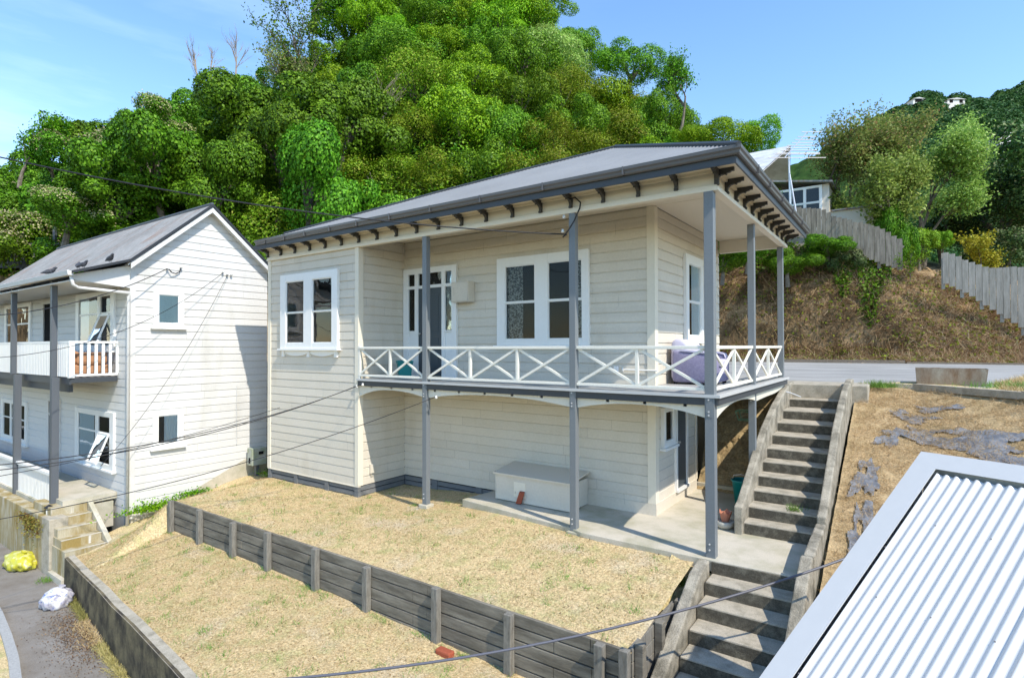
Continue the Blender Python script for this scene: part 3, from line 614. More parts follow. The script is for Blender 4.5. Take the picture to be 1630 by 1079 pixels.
# roof
XR, XE = -12.58, -24.1
def roofsheet(name, y0, z0, y1, z1, xa, xb, taper=0):
    b = MB(); n = int((xb-xa)/.0765*6)
    for i in range(n+1):
        x = xa+(xb-xa)*i/n; h = .008*math.sin(2*math.pi*x/.0765); b.v += [(x, y0, z0+h), (x, y1, z1+h)]
    b.f = [(2*i, 2*i+2, 2*i+3, 2*i+1) for i in range(n)]
    return b.build(name, M_nroof, nb, smooth=True)
roofsheet('roof', FY-.02, FZ+.06, APY, APZ+.08, XE, XR); roofsheet('roof_slope', APY, APZ+.08, 1.15, 2.80, XE, XR); roofsheet('verandah_roof', -3.72, 2.37, FY-.02, FZ+.055, XE, XR)
MB().tube([(XE, APY, APZ+.10), (XR, APY, APZ+.10)], .04, 6).build('ridge_capping', M_npost, nb)
b = MB()
def barge(mb, p, q, h, t, x): mb.prism([(p[0], p[1]), (q[0], q[1]), (q[0], q[1]-h), (p[0], p[1]-h)], (x, 0, 0), Y_, Z_, X_, t)
barge(b, (-3.74, 2.37), (FY-.02, FZ+.06), .06, .03, XR); barge(b, (FY-.021, FZ+.06), (APY, APZ+.10), .075, .03, XR); barge(b, (APY, APZ+.10), (1.17, 2.80), .075, .03, XR); b.build('barge_cap', M_nbarge, nb)
b = MB(); barge(b, (FY, FZ-.03), (APY, APZ+.01), .13, .025, XR-.02); barge(b, (APY, APZ+.01), (1.12, 2.76), .13, .025, XR-.02); b.build('barge_board', M_nwhite, nb)
b = MB(); b.prism([(FY-.05, FZ-.05), (APY, APZ-.02), (1.1, 2.74), (1.1, 2.70), (APY, APZ-.06), (FY-.05, FZ-.09)], (NX0+.005, 0, 0), Y_, Z_, X_, XR-.03-NX0); b.build('soffit', M_nwhite, nb)
MB().prism([(-3.70, 2.30), (FY, 2.62), (NY, 2.62), (NY, 2.10), (-3.70, 2.20)], (NX0-.02, 0, 0), Y_, Z_, X_, .03).build('end_panel', M_ngrey, nb)
MB().box((-25, -3.70, 2.16), (NX0-.025, NY-.02, 2.185)).build('verandah_ceiling', M_ngrey, nb)
g = MB().prism([(0, 0), (-.10, 0), (-.12, .10), (-.10, .11), (0, .08)], (-25, -3.70, 2.27), Y_, Z_, X_, 25+XR-.02).build('gutter', M_npost if False else M_ngrey, nb)
MB().tube([(NX0+.1, -3.72, 2.28), (NX0+.1, -3.68, 2.08), (NX0+.08, -3.58, 2.02), (NX0+.08, NY-.06, 1.98), (NX0+.05, NY-.06, 1.9), (NX0+.04, NY-.06, -3.55)], .036, 10).build('downpipe', M_nwhite, nb, smooth=True)
# balcony
XB, YBc = -13.45, -3.5
MB().box((-25, YBc+.0, -.16), (XB-.02, YBc+.04, .0)).box((XB-.06, YBc+.041, -.12), (XB-.02, NY-.02, .0)).build('balcony_fascia', M_fascia, nb)
MB().box((-25, YBc+.06, -.34), (XB-.25, YBc+.14, -.165)).build('balcony_beam', M_fascia, nb)
MB().box((-25, YBc+.04, -.06), (XB-.065, NY-.03, -.0)).build('balcony_floor', M_deck, nb)
MB().box((-25, YBc-.02, .80), (XB, YBc+.05, .85)).box((-25, YBc, .03), (XB-.02, YBc+.03, .08)).box((XB-.06, YBc+.051, .80), (XB, NY-.02, .85)).box((XB-.05, YBc+.05, .03), (XB-.01, NY-.02, .08)).build('balcony_rail', M_white, nb)
MB().box((XB-.10, YBc-.015, .0), (XB+.01, YBc+.09, .80)).build('rail_post', M_white, nb)
for i in range(96):
    x = XB-.16-i*.118; MB().box((x-.07, YBc-.018, .02), (x+.015, YBc+.0-.001, .80)).build('baluster', M_white, nb)
for i in range(6):
    y = YBc+.20+i*.145; MB().box((XB-.055, y, .08), (XB-.02, y+.06, .80)).build('baluster', M_white, nb)
for x in (-14.25, -17.31, -20.4): MB().box((x-.06, YBc-.13, .0), (x+.06, YBc-.02, 2.27)).build('verandah_post', M_npost, nb)
for x in (-14.0, -16.77, -19.6): MB().box((x-.07, YBc-.19, -3.12), (x+.07, YBc-.05, -.0)).build('porch_post', M_npost, nb)
MB().box((-25, -3.585, -3.02), (-14.08, -3.57, -2.30)).build('porch_screen', M_npost, nb)
for i in range(72):
    x = -14.10-i*.105; MB().box((x-.078, -3.61, -3.02), (x, -3.586, -2.30)).build('slat', M_white, nb)
MB().box((-25, -3.66, -2.30), (-14.08, -3.54, -2.24)).build('porch_rail', M_white, nb)
MB().box((-25, -3.60, -2.95), (-13.5, NY-.011, -2.80)).build('porch_floor', M_slab, nb)
# neighbour windows
window(nb, (NX0, 0, 0), Y_, X_, -2.04, -1.34, 1.19, 2.09, [(-1.93, -1.46)], [(1.30, 2.00)], glass=M_glassn, back=M_blind, fd=.055)
window(nb, (NX0, 0, 0), Y_, X_, -2.04, -1.34, -1.77, -.87, [(-1.93, -1.46)], [(-1.66, -.98)], glass=M_glassn, curtains=[(-1.78, -1.47, -1.64, -.99, M_curtw, 5)], fd=.055)
window(nb, (0, NY, 0), X_, -Y_, -16.15, -13.62, .62, 2.12, [(-15.95, -14.65), (-14.5, -13.85)], [(.75, 1.55), (1.58, 2.0)], glass=M_glassn, curtains=[(-15.9, -15.3, .76, 1.99, M_curtw, 6)], fd=.055)
window(nb, (0, NY, 0), X_, -Y_, -16.15, -13.62, -2.33, -.90, [(-15.95, -14.75), (-14.6, -13.85)], [(-2.2, -1.45), (-1.42, -1.02)], glass=M_glassn, curtains=[(-15.9, -14.9, -2.18, -1.03, M_curtw, 8)], fd=.055)
window(nb, (0, NY, 0), X_, -Y_, -22.6, -19.9, .62, 2.12, [(-22.4, -21.6), (-21.5, -20.1)], [(.75, 1.45), (1.48, 2.0)], glass=M_glassn, fd=.055)
window(nb, (0, NY, 0), X_, -Y_, -22.9, -20.2, -2.35, -1.0, [(-22.7, -21.9), (-21.8, -20.4)], [(-2.2, -1.6), (-1.57, -1.12)], glass=M_glassn, fd=.055)
# open casement lights
for zc, zh in ((1.52, .75), (-1.45, .72)):
    s_ = MB(); a0, a1 = -14.48, -13.86
    Pq = lambda x, t: (x, NY-.06-t*.26, zc-zh*t*.93)
    s_.bar(Pq(a0+.02, 0), Pq(a0+.02, 1), .05, .03, up=(0, 1, 0)); s_.bar(Pq(a1-.02, 0), Pq(a1-.02, 1), .05, .03, up=(0, 1, 0)); s_.bar(Pq(a0, 1), Pq(a1, 1), .05, .04); s_.bar(Pq(a0, .02), Pq(a1, .02), .05, .04)
    sh = s_.build('open_sash', M_white, nb); MB().add([Pq(a0, 0), Pq(a1, 0), Pq(a1, 1), Pq(a0, 1)], [(0, 1, 2, 3)]).build('pane', M_glassn, sh)
MB().box((-18.85, NY-.05, .0), (-18.75, NY-.002, 2.08)).box((-17.95, NY-.05, .0), (-17.85, NY-.002, 2.08)).box((-18.75, NY-.05, 1.98), (-17.95, NY-.002, 2.08)).build('door_frame', M_ngrey, nb)
MB().box((-18.75, NY-.02, .0), (-17.95, NY-.013, 1.98)).build('doorway', M_dark, nb)
MB().box((-18.35, NY-.05, -2.80), (-18.25, NY-.002, -.75)).box((-17.45, NY-.05, -2.80), (-17.35, NY-.002, -.75)).box((-18.25, NY-.05, -.85), (-17.45, NY-.002, -.75)).box((-18.25, NY-.05, -1.25), (-17.45, NY-.003, -1.2)).build('door_frame', M_ngrey, nb)
MB().box((-18.25, NY-.02, -2.80), (-17.45, NY-.013, -.85)).build('door', M_doorp, nb)
# insulators on gable
b = MB()
for y, z in ((-1.74, 2.66), (-1.42, 2.73), (-.36, 2.73), (-.24, 2.68), (-.13, 2.68)):
    MB().lathe([(.015, -.04), (.032, -.02), (.032, 0), (.016, .015), (.026, .035)], (NX0+.07, y, z), 10).tube([(NX0, y, z-.03), (NX0+.07, y, z-.03)], .008, 5).build('insulator', M_porc, nb, smooth=True)
MB().tube([(NX0+.07, -1.74, 2.66), (NX0+.10, -1.66, 2.56), (NX0+.06, -1.55, 2.54), (NX0+.05, -1.45, 2.60), (NX0+.05, -1.42, 2.72)], .014, 6).build('service_lead', M_cable, nb)
MB().tube([(NX0+.03, .05, -.35), (NX0+.03, .05, -1.95)], .012, 6).build('conduit', M_nwhite, nb)
mt = thing('meter_box', (-12.6, .55, -2.75), 'pale grey metal meter cabinet on a post between the two houses', 'meter box')
MB().box((-12.68, .30, -2.55), (-12.42, .72, -2.08)).build('cabinet', M_meter, mt, bevel=.01)
MB().box((-12.60, .292, -2.49), (-12.52, .2995, -2.34)).build('vent', M_dark, mt)
MB().box((-12.419, .48, -2.26), (-12.412, .62, -2.18)).build('window', M_dark, mt)
MB().box((-12.60, .45, -2.95), (-12.50, .55, -2.551)).build('post', M_npost, mt)
# sofa on the balcony
sf = thing('sofa', (-14.3, -3.0, 0), 'tan leather sofa behind the white balcony balusters', 'sofa')
MB().box((-15.6, -3.42, .05), (-13.75, -2.62, .30)).build('base', M_tan, sf, bevel=.05)
for x in (-15.5, -14.65): MB().box((x, -3.25, .30), (x+.82, -2.75, .45)).build('cushion', M_tan, sf, bevel=.07)
MB().box((-15.6, -3.44, .28), (-13.75, -3.2, .62)).build('backrest', M_tan, sf, bevel=.09)
MB().box((-13.95, -3.3, .28), (-13.70, -2.65, .58)).build('arm', M_tan, sf, bevel=.08)

# ================================================================== SITE
def grid(name, fn, us, vs_, material, kind='structure', smooth=True, parent=None):
    """fn(U,V)->(x,y,z) arrays"""
    Ug, Vg = np.meshgrid(us, vs_); x, y, z = fn(Ug, Vg); n, mm = len(us), len(vs_)
    v = np.stack([x, y, z], -1).reshape(-1, 3)
    me = bpy.data.meshes.new(name)
    f = [(j*n+i, j*n+i+1, (j+1)*n+i+1, (j+1)*n+i) for j in range(mm-1) for i in range(n-1)]
    me.from_pydata(v.tolist(), [], f); me.update()
    if smooth: me.polygons.foreach_set('use_smooth', [True]*len(f))
    o = link(name, me, material, parent)
    if kind: o['kind'] = kind
    return o
_ph = rng.random((40, 3))*6.28; _kk = rng.normal(size=(40, 2))
def fbm(x, y, s=1., octv=(0, 40)):
    r = 0
    for i in range(*octv):
        k = _kk[i]*(1+i*.22)*s; r = r+np.sin(k[0]*x+k[1]*y+_ph[i, 0])/(1+i*.22)
    return r*.22
def sstep(a, b, x):
    t = np.clip((x-a)/(b-a), 0, 1); return t*t*(3-2*t)
def z_upper(x, y):
    z = -2.68+(y+2.36)/2.4*(.06+.26*sstep(-8, -3, x)); z = np.where(y > 0, -2.62+.24*sstep(-8, -3, x)+0*y, z)
    l = sstep(-10.9, -12.3, x)
    z = z*(1-l)+l*(-3.42+sstep(-2.6, .6, y)*.56)
    return z+.012*fbm(x, y, 2.2)+.006*fbm(x, y, 9)
WX = np.array([-12.25, -11.19, -9.41, -8.55, -7.49, -5.5, -3.0, 0, 3.0]); WY = np.array([-3.93, -4.04, -4.27, -4.40, -4.53, -4.80, -5.15, -5.6, -6.0]); WZ = np.array([-3.70, -3.70, -3.60, -3.56, -3.50, -3.42, -3.36, -3.3, -3.3])
def z_lower(x, y):
    wy = np.interp(x, WX, WY)+.1; wz = np.interp(x, WX, WZ)-.04
    t = np.clip((y-wy)/(-2.4-wy), 0, 1); top = -3.30-.08*sstep(-6, -2, x); top = np.where(x < -10.97, z_upper(x, -2.37+0*x)+.0, top); top = np.where(x < -10.97, top, top); t = np.where(x < -10.97, t**1.3, t)
    z = wz*(1-t)+top*t
    return z+.015*fbm(x, y, 2.0)+.007*fbm(x, y, 9)
grid('ground', lambda u, v: (u, v, -4.6+0*u), np.linspace(-600, 600, 13), np.linspace(-300, 900, 13), M_soil)
grid('upper_lawn', lambda u, v: (u, v, z_upper(u, v)), np.linspace(-12.82, -.28, 150), np.linspace(-2.37, 2.2, 60), M_lawn)
def low(u, v):
    wy = np.interp(u, WX, WY)+.06; y = wy+(-2.33-wy)*v; return u, y, z_lower(u, y)
grid('lower_lawn', low, np.linspace(-12.25, -.32, 150), np.linspace(0, 1, 50), M_lawn)
# strip of rough ground between lower lawn and neighbour wall / steps
grid('side_ground', lambda u, v: (u, v, z_lower(u, v)), np.linspace(-12.85, -12.2, 14), np.linspace(-3.12, -2.3, 20), M_lawn)
grid('stair_verge', lambda u, v: (u, v, np.minimum(-2.42, -2.50+(v+.25)*.53)-.10*(u+.3)/.3), np.linspace(-.60, .0, 8), np.linspace(-5, -.1, 30), M_lawn)
# pavement and kerb
grid('pavement', lambda u, v: (u, v, -4.3+.006*fbm(u, v, 2)), np.linspace(-40, 4, 120), np.linspace(-6.2, -3.6, 30), M_asph)
k = MB(); kp = [(-30, -4.6), (-14, -4.9), (-11.6, -5.12), (-10.4, -5.27), (-9.4, -5.42), (-8.4, -5.62), (-6.5, -6.1), (-3, -6.9)]
for (a, b_), (c, d) in zip(kp, kp[1:]): k.bar((a, b_, -4.27), (c, d, -4.27), .13, .12)
k.build('kerb', M_kerb, None)['kind'] = 'structure'
vg = MB(); n = len(kp); vg.v = [(a, b_-.06, -4.25) for a, b_ in kp]+[(a, b_-3.5, -4.2) for a, b_ in kp]; vg.f = [(i, i+1, i+1+n, i+n) for i in range(n-1)]
vg.build('dry_verge', M_lawn, None)['kind'] = 'structure'
# patio slab
MB().prism([(-4.95, .30), (-2.35, -.03), (-2.1, -.13), (.02, -.14), (1.08, -.10), (1.08, 1.35), (-.0, 1.35), (-.0, 3.9), (-1.45, 3.9), (-1.45, D), (-4.8, D)], (0, 0, -2.46), X_, Y_, Z_, .16).build('patio', M_slab, None, bevel=.012)['kind'] = 'structure'

# timber retaining wall
tw = thing('retaining_wall', (-5.6, -2.4, -3.3), 'weathered dark timber retaining wall with posts stepping between the two dry lawns', 'retaining wall')
for k_ in range(6):
    zt = -2.65-k_*.165; x = -10.93
    b = MB()
    while x < -.35:
        x2 = min(x+2.5+(.3*math.sin(k_*3.1+x)), -.30)
        j = .004*math.sin(k_*7+x*3); b.box((x+.002, -2.40+j, zt-.151), (x2-.003, -2.355+j, zt-.002)); x = x2
    b.build('board', M_timber, tw, bevel=.006)
MB().box((-10.93, -2.362, -3.6), (-.33, -2.352, -2.69)).build('lining', M_dark, tw)
for i, x in enumerate((-10.88, -9.63, -8.35, -7.18, -5.79, -4.53, -3.10, -1.87, -.62, -.32)):
    tp = -2.635+(.02*math.sin(i*2.3)); MB().box((x-.055, -2.50, -3.6), (x+.055, -2.405, tp)).build('post', M_tpost, tw, bevel=.008)
b = MB()
for k_ in range(6):
    zt = -2.64-k_*.165; b.box((-.32, -2.35, zt-.152), (-.275, -.95, zt))
b.build('end_board', M_tpost, tw, bevel=.004)
for y in (-2.25, -1.65, -.95): MB().box((-.27, y-.05, -3.6), (-.17, y+.05, -2.60)).build('post', M_timber, tw, bevel=.008)

# lower concrete wall
cw = MB(); n = len(WX); cr_ = []
for i in range(n):
    x, y, z = WX[i], WY[i], WZ[i]
    cr_.append([(x, y-.01, -4.5), (x, y+.005, z-.01), (x+.02, y+.015, z), (x+.02, y+.17, z+.002), (x+.02, y+.18, -4.4)])
for c in cr_: cw.v += c
for i in range(n-1):
    for j in range(4): cw.f.append((i*5+j, (i+1)*5+j, (i+1)*5+j+1, i*5+j+1))
cw.f.append((0, 1, 2, 3, 4)); cw.f.append(tuple(range(n*5-1, n*5-6, -1)))
w1 = cw.build('retaining_wall', M_conc_dark, None, loc=(-7, -4.5, -4.3)); tag(w1, 'low dark mossy concrete wall between the pavement and the lower dry lawn', 'retaining wall')
cp = MB()
for i in range(n-1):
    a, c = cr_[i], cr_[i+1]; cp.add([(a[1][0], a[1][1]+.004, a[1][2]+.006), (c[1][0], c[1][1]+.004, c[1][2]+.006), (c[3][0], c[3][1], c[3][2]+.008), (a[3][0], a[3][1], a[3][2]+.008)], [(0, 1, 2, 3)])
cp.build('coping', M_conc, w1)
# neighbour's front wall, pillar, steps
fw = MB().box((-26, -3.93, -4.5), (-13.13, -3.66, -3.09)); w2 = fw.build('retaining_wall', M_conc_stain, None, bevel=.015, loc=(-17, -3.8, -4.3)); tag(w2, 'tall rust stained concrete wall in front of the white house porch', 'retaining wall')
MB().box((-13.6, -3.95, -4.5), (-13.12, -3.60, -3.07)).build('pillar', M_conc, w2, bevel=.015)
MB().box((-26, -3.655, -3.6), (-13.5, -2.6, -3.0)).build('backfill', M_slab, w2)
st = thing('steps', (-12.8, -3.5, -3.7), 'short flight of mustard stained concrete steps up to the white house porch', 'steps')
for i in range(5):
    x = -12.33-i*.285; z = -3.62+i*.178
    MB().box((x-1.6+i*.1, -3.90+i*.02, z-.6), (x, -3.14-.0*i, z)).build('step', M_conc_stain, st, bevel=.01)
    MB().box((x-.035, -3.90+i*.02, z-.012), (x+.006, -3.14, z+.004)).build('nosing', M_slab, st)
MB().prism([(-12.2, -3.80), (-12.2, -3.68), (-13.6, -2.82), (-14.6, -2.82), (-14.6, -4.1), (-12.2, -4.1)], (0, -3.13, 0), X_, Z_, Y_, .10).build('side_wall', M_slab, st, bevel=.01)
MB().box((-13.11, -3.98, -4.4), (-12.26, -3.2, -4.16)).build('step', M_slab, st, bevel=.01)
MB().box((-13.1, -3.80, -4.4), (-12.24, -3.2, -3.78)).build('step', M_conc_stain, st, bevel=.01)
# vine over the wall, garden lamp, bag
vn = np.c_[rng.normal(-14.3, .35, 900), -3.97-rng.random(900)*.05, -3.15-np.abs(rng.normal(0, .20, 900))]
me = quads_mesh('creeper', leaf_quads(vn-np.array([-14.3, -3.95, -3.2]), unit(rng.normal(size=(900, 3))+[0, -1, 0]), .05)); o = link('creeper', me, leafmat('rusty_creeper', (.20, .09, .03), (.28, .26, .06)), None, (-14.3, -3.95, -3.2)); tag(o, 'rust brown creeper hanging over the stained concrete wall', 'creeper')
lj = thing('garden_lantern', (-13.5, -3.8, -3.07), 'small black lantern with a white base standing on the stained wall end', 'lantern')
MB().lathe([(.05, 0), (.055, .10), (.04, .12)], (-13.75, -3.78, -3.085), 10).build('base', M_porc, lj); MB().lathe([(.03, .12), (.10, .16), (.01, .22)], (-13.75, -3.78, -3.085), 8).build('hood', M_cable, lj)
# stairs
sa = thing('stairs', (.6, 3.0, -2.3), 'worn grey concrete stairs with curbs climbing from the patio to the upper drive', 'stairs')
ys = [1.30, 1.62, 2.02, 2.38, 2.76, 3.15, 3.66, 4.2, 4.85, 5.65]
for i, y in enumerate(ys):
    z = -2.3+.182*(i+1); MB().box((.06, y+.001*i, z-.35), (1.14, (ys[i+1]+.1 if i < 9 else 6.5), z)).build('step', M_conc, sa, bevel=.014)
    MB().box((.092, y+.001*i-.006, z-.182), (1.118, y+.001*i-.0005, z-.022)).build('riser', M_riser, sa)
yl = [-.12-.345*k_ for k_ in range(11)]
for i in range(1, 11):
    z = -2.3-.18*i; MB().box((-.02-.003*i, yl[i], z-.35), (1.08, yl[i-1]+.05, z)).build('step', M_conc, sa, bevel=.014)
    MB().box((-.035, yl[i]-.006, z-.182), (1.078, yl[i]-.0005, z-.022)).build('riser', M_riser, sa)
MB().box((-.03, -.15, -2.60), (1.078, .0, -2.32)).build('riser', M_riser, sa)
def curb(x0, x1, pts, name='curb', h=.5):
    up_ = [(y, z) for y, z in pts]; dn = [(y, z-h) for y, z in pts[::-1]]
    return MB().prism(up_+dn, (x0, 0, 0), Y_, Z_, X_, x1-x0).build(name, M_curb, sa, bevel=.02)
curb(-.05, .078, [(1.20, -1.86), (1.42, -1.80), (1.75, -1.62), (2.4, -1.26), (3.2, -.86), (4.2, -.52), (5.2, -.27), (6.0, -.14), (6.3, -.13)], h=.8)
curb(1.12, 1.25, [(-.12, -1.98), (.55, -1.93), (1.12, -1.90)], h=.6)
curb(1.13, 1.255, [(1.121, -1.80), (1.5, -1.68), (2.4, -1.22), (3.2, -.82), (4.2, -.46), (5.2, -.18), (6.1, -.05), (6.6, -.05)], h=.7)
curb(1.09, 1.235, [(-4.6, -4.30), (-.55, -2.16), (-.122, -1.99)], h=.6)
curb(-.20, -.045, [(-4.6, -4.38), (-.6, -2.36), (-.18, -2.29)], h=.6)
MB().box((1.302, -.1, -2.6), (1.36, 6.0, -2.55)).build('footing', M_conc, sa)
ld = MB().box((-.42, 6.05, -.75), (1.55, 7.35, -.17)).build('landing', M_conc, sa, bevel=.02)
# clay bank under the verandah
def clay(u, v):
    y = 3.70+v*1.9; z = -2.30+2.03*sstep(0, 1, v*.95+.02)**.8; d = .12*fbm(u*2+v, v*6, 1.4)+.05*fbm(u*6, v*14, 2.2)
    return u, y+d*(1-np.abs(2*v-1)**4), z+d*.4
grid('clay_bank', clay, np.linspace(-1.42, .0, 60), np.linspace(0, 1, 90), M_clay, smooth=False)
MB().box((-1.5, 3.78, -2.5), (-.1, 3.88, -2.18)).build('edging', M_slab, None)['kind'] = 'structure'
# side soil between curb and clay
# right-hand bank
def z_bank(x, y):
    e = np.interp(x, [1.3, 2.4, 4.05, 8, 14], [7.1, 7.5, 6.1, 2.5, -2]); t = np.clip((e-y)/(e-1.0), 0, 3)
    ze = -.20-.03*(x-1.3)
    base = ze-1.88*t**1.0-.10*sstep(0, .5, t)*0
    return base+.05*fbm(x, y, 2.6)*sstep(0, .15, t)+.02*fbm(x, y, 8)*sstep(0, .1, t)
grid('dry_slope', lambda u, v: (u, v, np.maximum(z_bank(u, np.minimum(v, np.interp(u, [1.3, 2.4, 4.05, 8, 14], [7.1, 7.5, 6.1, 2.5, -2]))), -4.5)), np.linspace(1.30, 14, 150), np.linspace(-5, 7.6, 150), mat('dry_slope_ground', (.46, .34, .19), .96, .05, var=(.34, .25, .13), vscale=3, vlo=.42, vhi=.66, fine=.35, fscale=35, bump=1.0, bscale=40))
# weed mat sheets lying on the slope
def sheetmesh(name, poly_c, rx, ry, ang, seed, nx=34, ny=34):
    r = np.random.default_rng(seed); us = np.linspace(-1, 1, nx); vs_ = np.linspace(-1, 1, ny); Ug, Vg = np.meshgrid(us, vs_)
    x = poly_c[0]+(Ug*rx)*math.cos(ang)-(Vg*ry)*math.sin(ang); y = poly_c[1]+(Ug*rx)*math.sin(ang)+(Vg*ry)*math.cos(ang)
    z = z_bank(x, y)+.032+.016*fbm(x*3+seed, y*3, 2)+.010*fbm(x*9, y*3+seed, 3)
    th = np.arctan2(Vg, Ug); rad = np.maximum(np.abs(Ug), np.abs(Vg)); edge = .78+.16*np.sin(3*th+seed)+.10*np.sin(7*th+seed*2)+.07*np.sin(13*th+seed)
    hole = (np.hypot(Ug-.3*math.sin(seed), Vg-.2) < .16)
    keep = (rad < edge) & ~hole
    v = np.stack([x, y, z], -1).reshape(-1, 3); f = []
    for j in range(ny-1):
        for i in range(nx-1):
            if keep[j, i] and keep[j, i+1] and keep[j+1, i] and keep[j+1, i+1]: f.append((j*nx+i, j*nx+i+1, (j+1)*nx+i+1, (j+1)*nx+i))
    used = sorted({i for q in f for i in q}); mp_ = {a: b for b, a in enumerate(used)}; c = np.array([poly_c[0], poly_c[1], float(z_bank(np.array(poly_c[0]), np.array(poly_c[1])))])
    me = bpy.data.meshes.new(name); me.from_pydata((v[used]-c).tolist(), [], [tuple(mp_[i] for i in q) for q in f]); me.update(); me.polygons.foreach_set('use_smooth', [True]*len(f))
    return link(name, me, M_weed, None, Vector(c))
for c, rx, ry, an, sd, lb in (((1.66, 2.9), .55, .16, 1.5, 1, 'narrow black weed mat strip beside the upper stair curb'), ((1.72, 1.1), .85, .17, 1.62, 2, 'long torn black weed mat strip beside the stair curb halfway down the slope'),
                              ((1.85, -.6), .55, .15, 1.45, 3, 'crumpled weed mat strip near the pale steel roof edge'), ((3.0, 4.55), .9, .42, -.45, 4, 'largest grey weed mat sheet lying across the dry slope'),
                              ((2.3, 5.6), .34, .2, -.6, 5, 'small weed mat patch below the grass tuft at the drive edge'), ((4.3, 3.3), .75, .32, -.5, 6, 'weed mat sheet at the right edge of the dry slope'),
                              ((1.95, 4.5), .30, .14, 1.2, 7, 'tiny torn weed mat scrap on the upper dry slope'), ((2.75, 6.0), .35, .1, -.2, 8, 'faded weed mat scrap just under the concrete planter')):
    tag(sheetmesh('weed_mat', c, rx*1.3, ry*1.35, an, sd), lb, 'weed mat', 'weed mat sheets on the dry slope')
tag(MB().tube([(2.95, 3.4, float(z_bank(np.array(2.95), np.array(3.4)))+.06), (3.1, 3.45, float(z_bank(np.array(3.1), np.array(3.45)))+.06)], [.03, .012]).build('stick', M_porc, None, loc=(3, 3.4, -1)), 'small pale stick lying on the dry slope', 'stick')
# driveway
def dr(u, v):
    e = np.interp(u, [-14, 1.3, 2.4, 4.05, 8, 16], [6.5, 7.0, 7.4, 6.0, 2.4, -2]); y = e+(14.35-e)*v; z = -.20+(y-7)/7*.30; return u, y, np.where(y < 7, -.20-.03*np.maximum(u-1.3, 0)*(7-y)/3, z)+.004*fbm(u, y, 2)
grid('driveway', dr, np.linspace(-14, 16, 90), np.linspace(0, 1, 30), M_road)
grid('yard', lambda u, v: (u, v, -.45+0*u), np.linspace(-45, -11.9, 10), np.linspace(1.2, 17, 10), M_soil)
k = MB(); k.box((-14, 14.25, .05), (2.2, 14.42, .22)); k.box((2.25, 14.25, .05), (16, 14.42, .17)); k.build('kerb', mat('timber_edge', (.25, .20, .15), .9, .1, fine=.2, fscale=20), None)['kind'] = 'structure'
k = MB()
for (a, b_), (c, d) in zip([(1.7, 7.35), (2.4, 7.38), (4.05, 5.98), (6, 4.3)], [(2.4, 7.38), (4.05, 5.98), (6, 4.3), (9, 1.6)]): k.bar((a, b_, -.23), (c, d, -.25), .2, .14)
k.build('kerb', M_conc, None)['kind'] = 'structure'
pl = thing('planter', (3.0, 7.75, -.2), 'long empty concrete trough planter on the drive edge above the dry slope', 'planter')
MB().add([(2.42, 7.50, -.17), (3.62, 7.44, -.17), (3.62, 7.96, -.17), (2.42, 8.0, -.17), (2.40, 7.46, .19), (3.66, 7.40, .19), (3.66, 8.0, .19), (2.40, 8.04, .19)], [(0, 3, 2, 1), (0, 1, 5, 4), (1, 2, 6, 5), (2, 3, 7, 6), (3, 0, 4, 7)]).build('trough', mat('planter_concrete', (.42, .37, .30), .9, .1, var=(.26, .17, .11), vscale=4, fine=.15, fscale=50, stretch=(1, 1, .4)), pl)
MB().box((2.41, 7.48, .10), (3.64, 7.99, .12)).build('soil', M_soil, pl)

# ================================================================== GARAGE with pale corrugated roof
P0 = Vector((2.31, -3.24, -.07)); dn = -Vector((.3866, .7298, .5638)).normalized()
sd = Vector((.8801, -.4746, .0109)); sd = (sd-dn*sd.dot(dn)).normalized(); nn = dn.cross(sd).normalized()
if nn.z < 0: nn = -nn
gr = thing('garage', tuple(P0+sd*2+dn*2-Vector((0, 0, 2))), 'shed with a pale steel corrugated roof and flat grey edge flashing beside the stairs', 'shed')
GS = 1.3; P0 = Vector(CAM)+(P0-Vector(CAM))*GS
def G(a, b_, c=0): return P0+(sd*a+dn*b_+nn*c)*GS
b = MB(); pitch = .057; n0 = int(3.2/pitch*10)
for i in range(n0+1):
    a = .16+i*pitch/10; h = -.016+.0088*math.cos(2*math.pi*i/10); b.v += [tuple(G(a, .17, h)), tuple(G(a, 3.35, h))]
b.f = [(2*i, 2*i+2, 2*i+3, 2*i+1) for i in range(n0)]; rf = b.build('roof', M_zinc, gr, smooth=True)
b = MB(); cum = .16+8.93*pitch
for i in range(8): a = cum+i*pitch/10; 
b = MB()
for i in range(16):
    a = .16+13*pitch-.008+i*pitch/14; h = -.0135+.0088*math.cos(2*math.pi*(a-.16)/pitch); b.v += [tuple(G(a, .19, h)), tuple(G(a, 3.35, h))]
b.f = [(2*i, 2*i+2, 2*i+3, 2*i+1) for i in range(15)]; b.build('overlap_sheet', M_zinc, rf, smooth=True)
def slab(mb, q, t=.004): mb.add([tuple(p) for p in q]+[tuple(Vector(p)-nn*t) for p in q], [(0, 1, 2, 3), (7, 6, 5, 4), (0, 4, 5, 1), (1, 5, 6, 2), (2, 6, 7, 3), (3, 7, 4, 0)])
b = MB(); slab(b, [G(0, 0, .012), G(.150, .150, .012), G(.150, 3.4, .012), G(0, 3.4, .012)]); slab(b, [G(0, 0, .010), G(3.4, 0, .010), G(3.4, .150, .010), G(.151, .150, .010)])
slab(b, [G(0, 0, .010), G(0, 3.4, .010), G(0, 3.4, -.14), G(0, 0, -.14)]); slab(b, [G(.135, .14, .0125), G(.1505, .150, .0095), G(.1505, 3.4, .0095), G(.135, 3.4, .0125)]); b.build('flashing', M_flash, gr)
